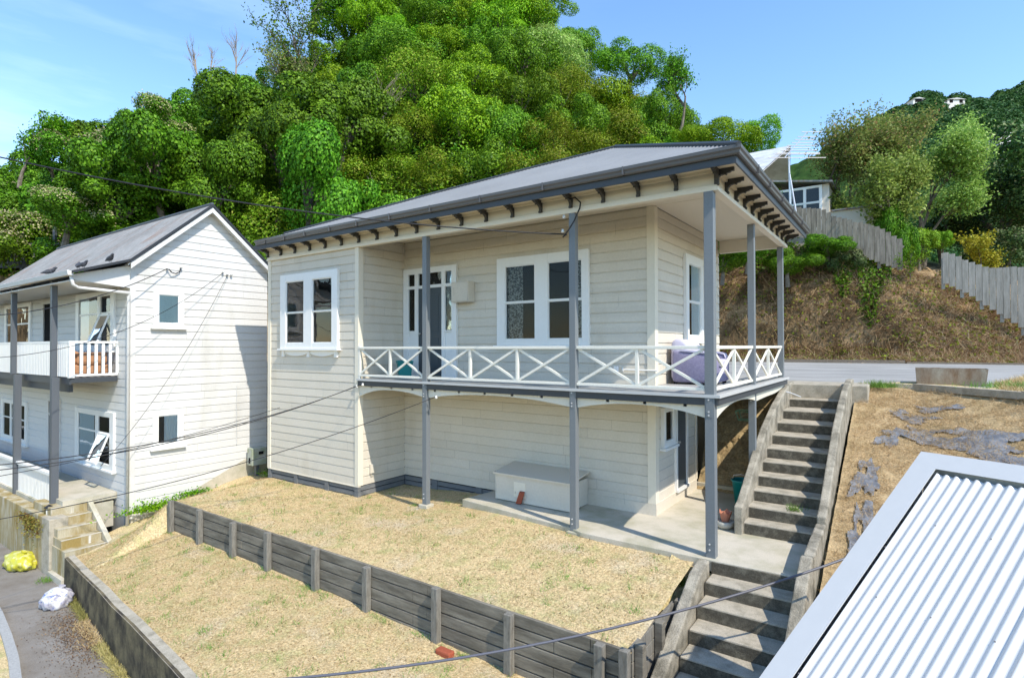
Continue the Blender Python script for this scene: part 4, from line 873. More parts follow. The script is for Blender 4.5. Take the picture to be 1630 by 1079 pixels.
for r_, k0 in ((.62, 3), (1.25, 2), (1.9, 3), (2.55, 1)):
    for k_ in range(k0, 34, 5):
        c = G(.16+k_*pitch, r_, -.0095); MB().tube([c, c+nn*.007], .005, 7).build('roof_screw', M_screw, rf)
for r_ in (.9, 1.9, 2.9):
    c = G(.17, r_, .012); MB().tube([c, c+nn*.005], .005, 7).build('roof_screw', M_screw, rf)
b = MB(); q = [G(.03, .03, -.03), G(3.3, .03, -.03), G(3.3, 3.3, -.03), G(.03, 3.3, -.03)]
b.add([tuple(p) for p in q]+[(p.x, p.y, -4.6) for p in q], [(0, 1, 5, 4), (1, 2, 6, 5), (2, 3, 7, 6), (3, 0, 4, 7)]); b.build('wall', M_nwhite, gr)

# ================================================================== CABLES
def sag(a, b_, s, n=24): a = Vector(a); b_ = Vector(b_); return [a.lerp(b_, i/n)-Vector((0, 0, s*4*(i/n)*(1-i/n))) for i in range(n+1)]
def cable(a, b_, s, r, label, m_=M_cable): 
    o = MB().tube(sag(a, b_, s), r, 6).build('cable', m_, None, smooth=True, loc=b_); tag(o, label, 'cable', 'overhead cables'); return o
cable(far(-60, 237, 8.0), (-2.36, -.12, 2.545), .22, .0105, 'black overhead cable from the upper left to the post nearest the front window')
cable(far(250, 1092, 5.2), far(1400, 868, 6.2), .32, .014, 'thick grey cable sagging across the bottom of the view above both lawns', M_cablegrey)
cable(far(-60, 745, 8.5), (-7.44, -.11, -.115), .28, .008, 'upper of the two black cables meeting the wing corner under the verandah floor')
cable(far(-60, 754, 8.5), (-7.62, -.13, -.165), .27, .008, 'lower of the two black cables meeting the wing corner under the verandah floor')
cable(far(-60, 836, 9.0), (-5.30, -.10, -.285), .25, .0065, 'thin black cable crossing the wing front to the arched valance')
cable(far(-60, 768, 9.0), far(470, 640, 14.5), .15, .006, 'faint thin wire just below the paired black cables over the white wall')
cable(far(-60, 506, 10.), (NX0+.09, -1.74, 2.655), .25, .009, 'thin wire rising to the left insulator on the white gable wall')
cable(far(-60, 572, 10.), (NX0+.09, -.36, 2.70), .55, .006, 'fine wire crossing the white balcony to the right insulators on the gable')
cable(far(160, 742, 12.), (NX0+.09, -.24, 2.66), .35, .005, 'fine slack wire slanting across the white gable wall')

# ================================================================== SMALL THINGS
def bird(x, y, z, rz, k_, lab):
    pts = [(-.15, 0, .04), (-.10, 0, .055), (-.04, 0, .07), (.02, 0, .085), (.06, 0, .115), (.075, 0, .145), (.10, 0, .155), (.125, 0, .15)]
    r_ = [.006, .022, .045, .05, .036, .026, .024, .003]
    b = MB().tube(pts, r_, 10).tube([(.01, .018, .05), (.012, .018, 0)], .005, 5).tube([(.01, -.018, .05), (.012, -.018, 0)], .005, 5)
    me_o = b.build('pigeon', M_bird, None, smooth=True); me_o.location = (x, y, z); me_o.rotation_euler = (0, 0, rz); me_o.scale = (k_,)*3
    tag(me_o, lab, 'bird', 'dark pigeons along the rusty roof edge')
bird(-20.3, -3.66, 2.40, 2.5, 1.2, 'dark pigeon at the far left above the gutter of the white house')
bird(-15.0, -3.45, 2.47, 1.0, 1.25, 'dark pigeon between the two balcony posts on the rusty roof edge')
bird(-12.93, -3.42, 2.49, .5, 1.0, 'dark pigeon perched second from the right on the rusty roof edge')
bird(-13.25, -3.42, 2.49, 2.6, 1.0, 'dark pigeon perched third from the right on the rusty roof edge')
bird(-12.66, -3.0, 2.64, .2, 1.15, 'dark pigeon nearest the gable end of the rusty roof')
def bag(loc, sx, sy, sz, m_, seed, knot, lab, cat='rubbish bag'):
    r = np.random.default_rng(seed); nu, nv = 40, 24; v = []; f = []
    for j in range(nv+1):
        ph = math.pi*j/nv
        for i in range(nu):
            th = 2*math.pi*i/nu; d = 1+.10*math.sin(3*th+seed)*math.sin(2*ph)+.07*math.sin(7*th+5*ph)+.05*math.sin(11*th-7*ph+seed)+.03*math.sin(19*th+3*ph)
            z = math.cos(ph); zz = max(z, -.55)
            v.append((sx*d*math.sin(ph)*math.cos(th), sy*d*math.sin(ph)*math.sin(th), sz*(zz*(1+.1*d)+.58)+(0)))
    for j in range(nv):
        for i in range(nu): f.append((j*nu+i, j*nu+(i+1) % nu, (j+1)*nu+(i+1) % nu, (j+1)*nu+i))
    b = MB().add(v, f)
    root = thing('rubbish_bag', loc, lab, cat)
    b.v = [(x+loc[0], y+loc[1], z+loc[2]) for x, y, z in b.v]; b.build('sack', m_, root, smooth=True)
    kx, ky = knot; MB().tube([(loc[0]+kx, loc[1]+ky, loc[2]+sz*1.25), (loc[0]+kx*1.1, loc[1]+ky, loc[2]+sz*1.55), (loc[0]+kx*1.3, loc[1]+ky+.02, loc[2]+sz*1.85)], [.06*sx/.3, .03, .06], 7).build('knot', m_, root)
bag((-14.35, -4.12, -4.29), .52, .27, .20, M_yellowbag, 3, (.12, 0), 'bulging yellow plastic rubbish bag against the stained concrete wall')
bag((-11.25, -4.34, -4.29), .25, .25, .21, M_clearbag, 5, (.05, .05), 'clear rubbish bag of mixed recycling by the dark low wall corner')
# tv antenna on the rear of the main roof
an = thing('antenna', (.16, 5.35, 3.45), 'old television antenna with long horizontal rods above the rear roof corner', 'antenna')
MB().tube([(.16, 5.45, 3.40), (.14, 5.45, 4.98)], .018, 8).build('mast', M_alu, an)
MB().tube([(.14, 5.45, 4.60), (.26, 5.7, 3.4)], .014, 6).tube([(.14, 5.45, 4.60), (.32, 5.35, 3.4)], .014, 6).build('brace', M_alu, an)
MB().tube([(.10, 5.15, 4.78), (.36, 6.6, 5.74)], .013, 6).build('boom', M_alu, an)
for i, (t, hl) in enumerate(((0, .78), (.13, .62), (.17, .60), (.27, .50), (.36, .34), (.45, .40), (.56, .30), (.68, .28), (.8, .27), (1, .30))):
    c = Vector((.10, 5.15, 4.78)).lerp(Vector((.36, 6.6, 5.74)), t); d_ = Vector(_rt)*hl; MB().tube([c-d_*.45, c+d_*1.15], .0095, 5).build('rod', M_alu, an)

# ================================================================== BACKGROUND TERRAIN
CU = np.array([-500, -300, 0, 100, 200, 300, 400, 500, 600, 700, 870, 950, 1050, 1110, 1200, 1300, 1400, 1500, 1630, 1900, 2300.])
SIL = np.array([320, 310, 275, 265, 212, 156, 132, 66, -60, -110, -50, 55, 115, 190, 215, 250, 270, 300, 320, 330, 330.])
DTOP = np.array([50, 48, 44, 42, 42, 44, 46, 52, 58, 60, 60, 56, 50, 44, 36, 36, 36, 36, 36, 36, 36.])
YBU = np.array([-500, 1000, 1100, 1250, 1330, 1400, 1460, 1510, 1560, 1630, 1800, 2300.]); YBV = np.array([430, 430, 400, 392, 398, 418, 432, 446, 466, 492, 520, 540.])
def hdir(u):
    a = (u-815)/f_px; return _fw[0]+_rt[0]*a, _fw[1]+_rt[1]*a
def dbase(u):
    hx, hy = hdir(u); return np.minimum(np.where(hy > .3, 22.6/np.maximum(hy, .3), 25), 25.)
def zof(py, d): return CAM[2]+(552-py)/f_px*d
def hill_z(u, d):
    u = np.asarray(u, float); d = np.asarray(d, float); db = dbase(u); d1 = db+2.7; wf = np.interp(u, [1050, 1380, 1470, 1560], [1.35, 1.35, .7, .55]); D2 = np.interp(u, CU, DTOP)
    z0 = .10+0*u; z1 = zof(np.interp(u, YBU, YBV), d1); z2 = zof(np.interp(u, CU, SIL)+np.interp(u, [0, 880, 960, 1300], [70, 70, 122, 122]), D2)
    t1 = np.clip((d-db)/(d1-db), 0, 1); t2 = np.clip((d-d1)/(D2-d1), 0, 1); t3 = np.clip((d-D2)/60, 0, 1)
    foot = np.clip((d-db)/wf, 0, 1); t1b = np.clip((d-db-wf)/(d1-db-wf), 0, 1)**np.interp(u, [1050, 1380, 1500], [.55, .55, .9]); t1 = np.where(d < db+wf, .10*foot, .10+.90*t1b)
    return z0+(z1-z0)*t1+(z2-z1)*t2-t3*30*(z2 > 5)-t3*8
def hbump(x, y, z): return .25*fbm(x, y, .55)+.17*fbm(x, y, 1.9)+.17*fbm(x*1.3+z, y+z*2.3, 2.6)+.06*fbm(x*2+z*3, y*2+z*2, 5)
def hill(U, V):
    db = dbase(U); D2 = np.interp(U, CU, DTOP)
    d = np.where(V < .3, db+2.7*V/.3, np.where(V < .85, db+2.7+(D2-db-2.7)*(V-.3)/.55, D2+60*(V-.85)/.15))
    z = hill_z(U, d); hx, hy = hdir(U); x = CAM[0]+hx*d; y = CAM[1]+hy*d
    amp = np.clip(V*12, 0, 1)
    return x, y, z+amp*hbump(x, y, z)-.02*(1-amp)
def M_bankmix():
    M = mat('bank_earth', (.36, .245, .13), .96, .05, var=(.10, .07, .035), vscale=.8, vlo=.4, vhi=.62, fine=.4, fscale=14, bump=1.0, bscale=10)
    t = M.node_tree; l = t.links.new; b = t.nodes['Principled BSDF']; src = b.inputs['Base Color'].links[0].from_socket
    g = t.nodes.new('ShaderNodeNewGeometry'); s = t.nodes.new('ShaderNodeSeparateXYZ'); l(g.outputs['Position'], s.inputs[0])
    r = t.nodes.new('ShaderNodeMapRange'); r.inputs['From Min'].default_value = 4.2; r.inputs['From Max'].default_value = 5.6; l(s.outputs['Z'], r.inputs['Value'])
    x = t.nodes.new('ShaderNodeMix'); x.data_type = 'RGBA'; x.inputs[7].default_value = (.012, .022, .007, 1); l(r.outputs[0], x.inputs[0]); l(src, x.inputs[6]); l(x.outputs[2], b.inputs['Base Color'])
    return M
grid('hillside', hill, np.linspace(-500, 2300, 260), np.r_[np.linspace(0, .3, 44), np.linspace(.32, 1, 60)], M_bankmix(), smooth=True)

# ------------------------------------------------------------------ foliage
L_ivy = leafmat('ivy_leaf', (.045, .13, .005), (.14, .33, .014), (.22, .42, .03))
L_bright = leafmat('bright_leaf', (.07, .20, .003), (.28, .50, .010), (.38, .60, .03))
L_mid = leafmat('mid_leaf', (.04, .13, .004), (.18, .37, .012), (.27, .47, .04))
L_olive = leafmat('olive_leaf', (.10, .18, .006), (.28, .42, .020), (.36, .33, .06))
L_grey = leafmat('grey_green_leaf', (.16, .26, .05), (.40, .56, .11), (.52, .58, .22), trans=.35)
L_under = leafmat('undergrowth_leaf', (.012, .035, .005), (.08, .18, .012), (.20, .34, .03))  # leaf colour darkened so gaps between the crowns look deeply shaded
L_poh = leafmat('dark_leathery_leaf', (.03, .07, .018), (.09, .17, .04), (.17, .25, .08), trans=.15)
L_tip = leafmat('pale_tip', (.26, .30, .12), (.42, .42, .22))
L_blos = leafmat('cream_blossom', (.42, .40, .18), (.58, .52, .30), (.45, .33, .20))
L_red = leafmat('autumn_leaf', (.16, .26, .05), (.36, .44, .12), (.46, .30, .13), trans=.35)
L_lime = leafmat('lime_leaf', (.12, .26, .01), (.26, .44, .03))
L_yel = leafmat('yellow_leaf', (.30, .34, .02), (.55, .52, .05))

def lobes_for(r, n, flat=.75):
    c = []; tries = 0
    while len(c) < n and tries < 3000:
        tries += 1
        v = r.normal(size=3); v /= np.linalg.norm(v)
        if v[2] < -.35: continue
        p = v*np.array([.78, .78, .68*flat])*(.55+.85*r.random())
        if all(np.linalg.norm(p-q[0]) > .22 for q in c): c.append((p, .17+.24*r.random()**1.3))
    c.append((np.array([0, 0, -.1]), .56)); return c
def crown_pts(seed, nl, N, jit=.10, flat=.75):
    r = np.random.default_rng(seed); lb = lobes_for(r, nl, flat); C_ = np.array([a for a, _ in lb]); Rr = np.array([b for _, b in lb])
    wts = Rr**2; wts[-1] *= .5; wts /= wts.sum(); idx = r.choice(len(lb), size=int(N*1.9), p=wts)
    d = unit(r.normal(size=(len(idx), 3))+unit(C_[idx]+1e-6)*.55+np.array([0, 0, .25]))
    rad = Rr[idx]*(1+jit*r.normal(size=len(idx))); rad *= 1+.10*np.sin(d[:, 0]*9+idx)*np.sin(d[:, 1]*8+idx*2)*np.sin(d[:, 2]*7)
    p = C_[idx]+d*rad[:, None]
    keep = np.ones(len(p), bool)
    for k in range(len(lb)):
        dd = np.linalg.norm(p-C_[k], axis=1); keep &= ~((dd < Rr[k]*.80) & (idx != k))
    p, d = p[keep][:N], d[keep][:N]
    n = unit(d*1.25+r.normal(size=p.shape)*.42+np.array([0, 0, .15]))
    return p, n, r
CROWNS = {}
def crown(kind, seed, nl, N, leaf, aspect, material, jit=.10, flat=.75, blossom=None):
    p, n, r = crown_pts(seed, nl, N, jit, flat)
    me = quads_mesh('crown', leaf_quads(p, n, leaf, aspect, r)); me.materials.append(material)
    bm_ = None
    if blossom:
        bmat, frac, zmin = blossom; w_ = p[:, 2]+.4*n[:, 2]+.25*np.sin(p[:, 0]*9+seed)*np.sin(p[:, 1]*8) > zmin; q = p[w_]; nn_ = n[w_]
        sel = r.random(len(q)) < frac; q = q[sel]+nn_[sel]*.03; bm_ = quads_mesh('blossom', leaf_quads(q, unit(nn_[sel]+r.normal(size=(sel.sum(), 3))*.5), leaf*.8, .7, r)); bm_.materials.append(bmat)
    tb_ = MB()
    r2 = random.Random(seed)
    tb_.tube([(0, 0, -1.4), (.03, .02, -.8), (0, .03, -.3)], [.085, .07, .05], 8)
    for k in range(7):
        a = k*.9+r2.random(); e = (math.cos(a)*.42, math.sin(a)*.42, .05+.35*r2.random()); m_ = (e[0]*.45, e[1]*.45, -.15+.1*r2.random())
        tb_.tube([(0, .02, -.55+.05*k*.5), m_, e], [.045, .03, .012], 6)
    tm = bpy.data.meshes.new('trunk'); tm.from_pydata(tb_.v, [], tb_.f); tm.update(); tm.materials.append(M_bark)
    CROWNS.setdefault(kind, []).append((me, bm_, tm))
for s_ in range(4): crown('ivy', 11+s_, 17, 19000, .054, .75, L_ivy, jit=.08)
for s_ in range(4): crown('bright', 21+s_, 26, 16500, .052, .6, L_bright, jit=.12)
for s_ in range(4): crown('mid', 31+s_, 25, 16500, .052, .6, L_mid, jit=.12)
for s_ in range(3): crown('olive', 41+s_, 26, 11000, .060, .40, L_olive, jit=.26)
for s_ in range(2): crown('flower', 51+s_, 22, 16000, .054, .7, L_ivy, blossom=(L_blos, .50, .42))
for s_ in range(2): crown('greyg', 61+s_, 22, 9500, .062, .5, L_grey, jit=.16)
for s_ in range(2): crown('poh', 71+s_, 22, 12000, .065, .6, L_poh, jit=.14, blossom=(L_tip, .22, .30))
crown('lime', 81, 16, 7000, .085, .55, L_lime, jit=.15)
DESC = {'ivy': 'glossy dark ivy covered tree', 'bright': 'vivid yellow green bushy tree', 'mid': 'dense mid green tree', 'olive': 'feathery olive and rust tinged tree', 'flower': 'ivy mound with cream blossom on top',
        'greyg': 'soft grey green tree', 'poh': 'dark leathery tree with pale tips', 'lime': 'bright lime shrub'}
TREES = []
def place(kind, u, d, size, sz=None, lift=.38, v=None, label=None, name='tree', cat='tree', group='trees on the hillside', zz=None):
    x = CAM[0]+hdir(u)[0]*d; y = CAM[1]+hdir(u)[1]*d; zg = float(hill_z(u, d)) if zz is None else zz
    sz = sz or size*.92; k_ = len(TREES); me, bl, tm = CROWNS[kind][k_ % len(CROWNS[kind])]
    root = bpy.data.objects.new(name, None); COL.objects.link(root); root.empty_display_size = .1
    zc = zg+size*lift if v is None else zof(v, d)
    root.location = (x, y, zc-1.35*sz); q_ = math.sin(k_*12.9898)*43758.5; q_ -= math.floor(q_); ti = .20 if name == 'tree' else 0
    root.rotation_euler = (ti*math.sin(k_*1.7), ti*math.cos(k_*2.3), (k_*2.399) % 6.283); root.scale = (size*(.85+.4*q_), size*(1.15-.3*q_), sz)
    parts = [('crown', me)]+([('blossom', bl)] if bl else [])+[('trunk', tm)]; cr0 = None
    for nme, mm in parts:
        o = bpy.data.objects.new(nme, mm); COL.objects.link(o)
        if nme == 'blossom': o.parent = cr0
        else: o.parent = root; o.location = (0, 0, 1.35)
        if nme == 'crown': cr0 = o
    root['category'] = cat; root['group'] = group
    TREES.append([root, kind, u, 552-(zc-CAM[2])/d*f_px, label, size]); return root
rr = random.Random(5)
def kind_at(u, v):
    if u < 120: return rr.choice(['flower', 'ivy', 'ivy'])
    if u < 280: return rr.choice(['flower', 'flower', 'ivy', 'mid']) if v < 270 else rr.choice(['ivy', 'ivy', 'bright'])
    if u < 470: return rr.choice(['ivy', 'ivy', 'mid', 'ivy'])
    if u < 600:
        return rr.choice(['ivy', 'mid', 'bright']) if v < 200 else rr.choice(['ivy', 'olive', 'olive'])
    if v < 120: return rr.choice(['bright', 'bright', 'mid', 'mid', 'greyg'])
    if v < 210: return rr.choice(['olive', 'mid', 'bright', 'olive', 'ivy'])
    if u > 1040: return rr.choice(['mid', 'bright'])
    return rr.choice(['olive', 'olive', 'mid', 'olive', 'bright'])
row = 0
for t in (.02, .13, .26, .40, .55, .70, .86, 1.0):
    u = -60-rr.random()*40+(row % 2)*30
    while u < 1215:
        db = float(dbase(u))+2.7; D2 = float(np.interp(u, CU, DTOP)); d = db+(D2-db)*t+rr.uniform(-.6, .6)
        sz_ = (2.15+.75*t)*rr.uniform(.82, 1.22)
        if u > 1100 and t > .6: sz_ *= .8
        zz_ = float(hill_z(u, d)); v_ = 552-(zz_+sz_*.6-CAM[2])/d*f_px
        if v_ > -140 and not (u > 1120 and t > .75):
            place(kind_at(u, v_), u, d, sz_, sz_*rr.uniform(.8, 1.1))
        u += sz_*1.32*f_px/d*rr.uniform(.85, 1.2)
    row += 1
# individual trees read from the photograph
place('flower', 100, 25.5, 1.75, 1.35, v=338, label='cream blossomed ivy mound hanging beside the far left balcony house')
place('flower', 235, 33, 2.4, 2.0, v=212, label='cream blossomed ivy mound on the skyline above the rusty roof ridge')
place('flower', 150, 31, 2.6, 2.2, v=262, label='broad cream blossomed ivy mound left of the skyline hump')
place('ivy', 365, 33, 2.6, 2.6, v=195, label='dark ivy dome on the skyline above the white gable peak')
place('ivy', 440, 29, 2.3, 2.8, v=250, label='tall leaning ivy column right of the white gable')
for u, d, a, b_, v, lb in ((270, 27.5, 2.6, 3.0, 262, 'large ivy mound above the middle of the rusty roof'), (330, 26.5, 2.1, 2.6, 305, 'ivy mound directly behind the white gable peak'), (470, 27, 2.2, 3.4, 300, 'tall ivy draped mass right behind the end of the grey roof'),
                    (415, 31, 3.0, 3.0, 205, 'wide ivy mass above the gap between the two houses'), (530, 32, 2.8, 3.0, 190, 'shaded ivy mass above the left end of the grey roof'), (180, 26.5, 2.2, 2.0, 320, 'low ivy mound above the left half of the rusty roof')):
    place('ivy', u, d, a, b_, v=v, label=lb)
place('greyg', 880, 46, 2.9, 2.7, v=95, label='round pale grey green tree high on the hillside above the roof middle')
place('bright', 800, 56, 4.2, 3.6, v=35, label='large vivid green tree at the top of the hill')
place('bright', 1150, 33, 1.9, 1.5, v=225, label='bright green tree behind the right end of the grey roof ridge')
place('bright', 1205, 34, 1.7, 1.3, v=232, label='low bright green tree just left of the television antenna')
place('bright', 1100, 33, 1.4, 1.1, v=232, label='small bright green mound behind the grey roof ridge end')
place('mid', 1000, 48, 2.6, 2.2, v=110, label='dense green tree on the right shoulder of the hill')
place('mid', 1060, 44, 2.0, 2.4, v=180, label='green tree low on the right shoulder of the hill')
for u, d, s_, v, lb in ((1592, 27, 2.2, 345, 'large dark leathery tree with pale tips behind the white paling fence'), (1668, 25, 2.5, 268, 'tall dark tree with pale tips at the right edge of the view'),
                        (1545, 30, 1.5, 365, 'smaller dark tree with pale tips left of the largest one'), (1500, 31, 1.3, 372, 'dark tree top between the airy tree and the pale tipped trees'), (1620, 24, 1.5, 405, 'dark low tree behind the yellow shrub')):
    place('poh', u, d, s_, v=v, label=lb, group='dark trees at the right')
place('greyg', 1512, 29, 1.2, 1.2, v=330, label='pale green crown between the airy tree and the dark right hand trees')
place('lime', 1465, 22.6, .75, .85, v=392, label='bright lime shrub above the bank beside the ivy clad trunk', name='shrub', cat='shrub', group='shrubs above the bank')
place('lime', 1502, 23.2, .5, .5, v=385, label='smaller bright lime shrub left of the yellow shrub', name='shrub', cat='shrub', group='shrubs above the bank')
place('ivy', 1425, 22.2, .62, 1.7, v=395, label='ivy column wrapping the trunk below the airy tree', name='ivy', cat='ivy', group='shrubs above the bank')
place('ivy', 1385, 22.6, .8, .7, v=425, label='ivy clump on the bank under the paling fence', name='ivy', cat='ivy', group='shrubs above the bank')
place('ivy', 1320, 22.0, 1.0, .55, v=395, label='dark ivy clump on the bank top nearest the verandah roof end', name='ivy', cat='ivy', group='shrubs above the bank')
for u, v, a, b_, lb in ((1255, 418, .9, .7, 'dark shrub overhanging the brown bank beside the rearmost verandah post'), (1150, 415, 1.0, .7, 'dark shrub overhanging the bank seen just right of the corner post'), (1340, 425, .8, .8, 'dark shrub hanging under the grey paling fence middle')):
    place('poh' if a == .8 else 'ivy', u, 22.0, a, b_, v=v, label=lb, name='shrub', cat='shrub', group='shrubs above the bank')
place('ivy', 1190, 21.5, 1.0, .6, v=402, label='dark ivy clump on the bank top seen between the verandah posts', name='ivy', cat='ivy', group='shrubs above the bank')

# airy branching trees
def airy(name, base, height, spread, seed, leafm, nleaf, leaf, label, depth=4, r0=.12, lean=(0, 0), cat='tree', group=None, bark=M_bark, leafy=.5, first=.35, droop=0):
    r = random.Random(seed); tb_ = MB(); tips = []
    def br(p, d, ln, ra, k):
        n = 4; pts = [p]; q = p
        for i in range(n):
            d = (d+Vector((r.uniform(-1, 1), r.uniform(-1, 1), r.uniform(-.6, .8)-droop*(depth-k)*.1))*.16).normalized(); q = q+d*ln/n; pts.append(q)
        tb_.tube(pts, [ra*(1-.45*i/n) for i in range(n+1)], 6 if k > 1 else 4, cap=False)
        if k <= 1: tips.extend(pts[1:])
        if k == 0: return
        for j in range(r.choice((3, 3, 4)) if k > 1 else 3):
            t = r.uniform(first if k == depth else .3, 1.0) if j else 1.0
            s0 = pts[min(int(t*n), n)]; nd = (d+Vector((r.uniform(-1, 1), r.uniform(-1, 1), r.uniform(-.25, .7)))*spread).normalized()
            br(s0, nd, ln*r.uniform(.55, .78), ra*.52, k-1)
    br(Vector(base), Vector((lean[0], lean[1], 1)).normalized(), height*.42, r0, depth)
    root = thing(name, base, label, cat, group); tb_.build('trunk', bark, root)
    if leafm:
        T = np.array([tuple(t) for t in tips]); rg = np.random.default_rng(seed); sel = rg.integers(0, len(T), nleaf); p = T[sel]+rg.normal(size=(nleaf, 3))*leafy*.5
        me = quads_mesh('crown', leaf_quads(p-np.array(base), unit(rg.normal(size=p.shape)+[0, 0, .8]), leaf, .55, rg)); link('crown', me, leafm, root)
    return root
def gpt(u, d, dz=-.3): x = CAM[0]+hdir(u)[0]*d; y = CAM[1]+hdir(u)[1]*d; return (x, y, float(hill_z(u, d))+dz)
airy('tree', gpt(1418, 23.3), 7.0, .95, 3, L_grey, 30000, .13, 'wide airy grey green tree with pale bare limbs above the paling fence', depth=5, r0=.17, lean=(-.05, 0), leafy=.42, group='airy trees')
airy('tree', gpt(1360, 24.5), 5.9, .95, 8, L_red, 16000, .12, 'reddish tinged airy tree just right of the television antenna', depth=5, r0=.13, lean=(-.1, 0), leafy=.42, group='airy trees')
airy('tree', gpt(1470, 25), 6.4, .9, 12, L_grey, 15000, .12, 'pale airy tree leaning toward the dark right hand trees', depth=5, r0=.13, lean=(.1, 0), leafy=.42, group='airy trees')
b0 = far(500, 190, 47); airy('tree', tuple(b0), 9.5, .85, 21, L_mid, 3400, .22, 'sparse leafed tree rising against the sky left of the hill top', depth=5, r0=.20, lean=(-.15, 0), leafy=.5, group='airy trees')
b0 = far(455, 200, 46); airy('tree', tuple(b0), 7.5, .9, 22, L_red, 1500, .20, 'thin sparse tree against the sky at the left of the hill top', depth=5, r0=.14, lean=(-.2, 0), leafy=.5, group='airy trees')
b0 = far(1082, 215, 43); airy('tree', tuple(b0), 7.0, .8, 23, L_mid, 2600, .20, 'sparse leafed tree alone against the sky on the right shoulder', depth=5, r0=.13, lean=(.12, 0), leafy=.42, group='airy trees')
b0 = far(735, 30, 60); airy('tree', tuple(b0), 7.0, .7, 24, L_olive, 1800, .22, 'thin tree cut by the top edge of the view', depth=4, r0=.13, leafy=.5, group='airy trees')
b0 = far(30, 300, 30); airy('tree', tuple(b0), 4.6, .75, 25, L_mid, 4200, .15, 'upright leafy tree at the far left above the balcony house', depth=4, r0=.11, leafy=.32, group='airy trees')
b0 = far(85, 290, 31); airy('tree', tuple(b0), 3.6, .75, 26, L_mid, 3200, .15, 'second upright leafy tree at the left in front of the blossom mound', depth=4, r0=.10, leafy=.32, group='airy trees')
for i, (u, v, h) in enumerate(((318, 135, 3.2), (338, 130, 2.7), (375, 125, 3.6))):
    b0 = far(u, v, 42); airy('dead_tree', tuple(b0), h, .45, 31+i, None, 0, 0, ['leftmost bare dead tree on the skyline above the white gable', 'short bare dead tree between two taller ones on the skyline', 'rightmost bare dead tree on the skyline above the white gable'][i], depth=4, r0=.07, bark=M_twig, group='bare trees on the skyline', first=.2)
airy('shrub', gpt(1560, 22.6, .0), 2.2, .8, 41, L_yel, 2600, .10, 'wiry yellow flowering shrub behind the white paling fence', depth=4, r0=.04, leafy=.2, cat='shrub', group='shrubs above the bank')
airy('shrub', gpt(1450, 20.6, -.1), 1.5, .8, 42, L_mid, 500, .07, 'thin green weed shrub at the foot of the dry bank by the road', depth=3, r0=.02, leafy=.15, cat='shrub', group='shrubs above the bank')
b0 = far(585, 260, 36); airy('dead_tree', tuple(b0), 5.5, .6, 51, L_olive, 500, .14, 'bare slanting branches showing through the olive trees', depth=4, r0=.09, lean=(.5, 0), bark=M_twig, leafy=.4)

# labels for the hillside trees
def where(u):
    for lim, s_ in ((60, 'at far left'), (180, 'above rusty roof'), (300, 'above rusty ridge'), (400, 'above white gable'), (490, 'above house gap'), (590, 'above grey roof end'),
                    (690, 'above grey roof left third'), (800, 'above grey roof middle'), (900, 'above big front window'), (1000, 'above grey ridge bend'), (1100, 'above short grey ridge'), (1300, 'behind grey roof corner')):
        if u < lim: return s_
    return 'at the right'
def level(v): return 'at hill top' if v < 40 else 'high up' if v < 120 else 'midway up' if v < 200 else 'low down' if v < 290 else 'at hill foot'
seen = {}
for T in TREES:
    if T[4] is None: seen.setdefault(f"{DESC[T[1]]} {level(T[3])} {where(T[2])}", []).append(T)
    else: T[0]['label'] = T[4]
for k_, v_ in seen.items():
    v_.sort(key=lambda T: T[2])
    if len(v_) == 1: v_[0][0]['label'] = k_
    else:
        for i, T in enumerate(v_):
            T[0]['label'] = (('left one: ' if i == 0 else 'right one: ' if i == len(v_)-1 else 'middle one: ' if len(v_) == 3 else ['', 'second from left: ', 'third from left: ', 'fourth from left: ', 'fifth from left: ', 'sixth from left: '][min(i, 5)])+k_)

# undergrowth carpet on the hillside (leaf mass between the trees)
def on_hill(n, ua, ub, ta, tb2, r):
    u = r.uniform(ua, ub, n); t = r.uniform(ta, tb2, n); db = dbase(u); D2 = np.interp(u, CU, DTOP)
    d = db+2.7*t if tb2 <= 1 else db+2.7+(D2-db-2.7)*(t-1); hx, hy = hdir(u)
    x = CAM[0]+hx*d; y = CAM[1]+hy*d; z = hill_z(u, d); return np.stack([x, y, z+np.clip((d-db)*3, 0, 1)*hbump(x, y, z)], -1), u, t
r = np.random.default_rng(99)
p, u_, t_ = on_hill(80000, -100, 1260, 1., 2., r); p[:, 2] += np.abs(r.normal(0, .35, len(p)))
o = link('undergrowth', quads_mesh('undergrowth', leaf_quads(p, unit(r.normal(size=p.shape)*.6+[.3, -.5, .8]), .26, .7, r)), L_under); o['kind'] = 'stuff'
# ragged vines and saplings filling in between the crowns
p, u_, t_ = on_hill(170000, -100, 1240, 1.0, 2.0, r); lump = np.clip(.55+.75*fbm(p[:, 0]*1.1, p[:, 1]*1.1+p[:, 2]*.7, 1.1)+.45*fbm(p[:, 0]*2.3+p[:, 2], p[:, 1]*2.3, 1.3), 0, 1.7)
sh = r.random(len(p))**.45; p[:, 2] += sh*lump*2.2; p += r.normal(0, .12, p.shape); kp_ = (lump > .12) & (u_ < 1235)
side_ = unit(np.stack([np.full(len(p), .25), np.full(len(p), -.55), sh*1.1], -1)+r.normal(size=p.shape)*.45)
hue_ = fbm(p[:, 0]*.5, p[:, 2]*.5, 1.0)
for nm_, sel_, mt_ in (('vine_cover', kp_ & (hue_ > .05), L_mid), ('vine_tangle', kp_ & (hue_ <= .05), L_ivy)):
    o = link(nm_, quads_mesh(nm_, leaf_quads(p[sel_], side_[sel_], .19, .65, r)), mt_); o['kind'] = 'stuff'
p, u_, t_ = on_hill(36000, 1120, 1620, .02, .99, r)
dk = ((u_ < 1420) & (t_ > .80+.10*np.sin(u_*.05)+.08*np.sin(u_*.13)-.25*(np.abs(u_-1395) < 28)))
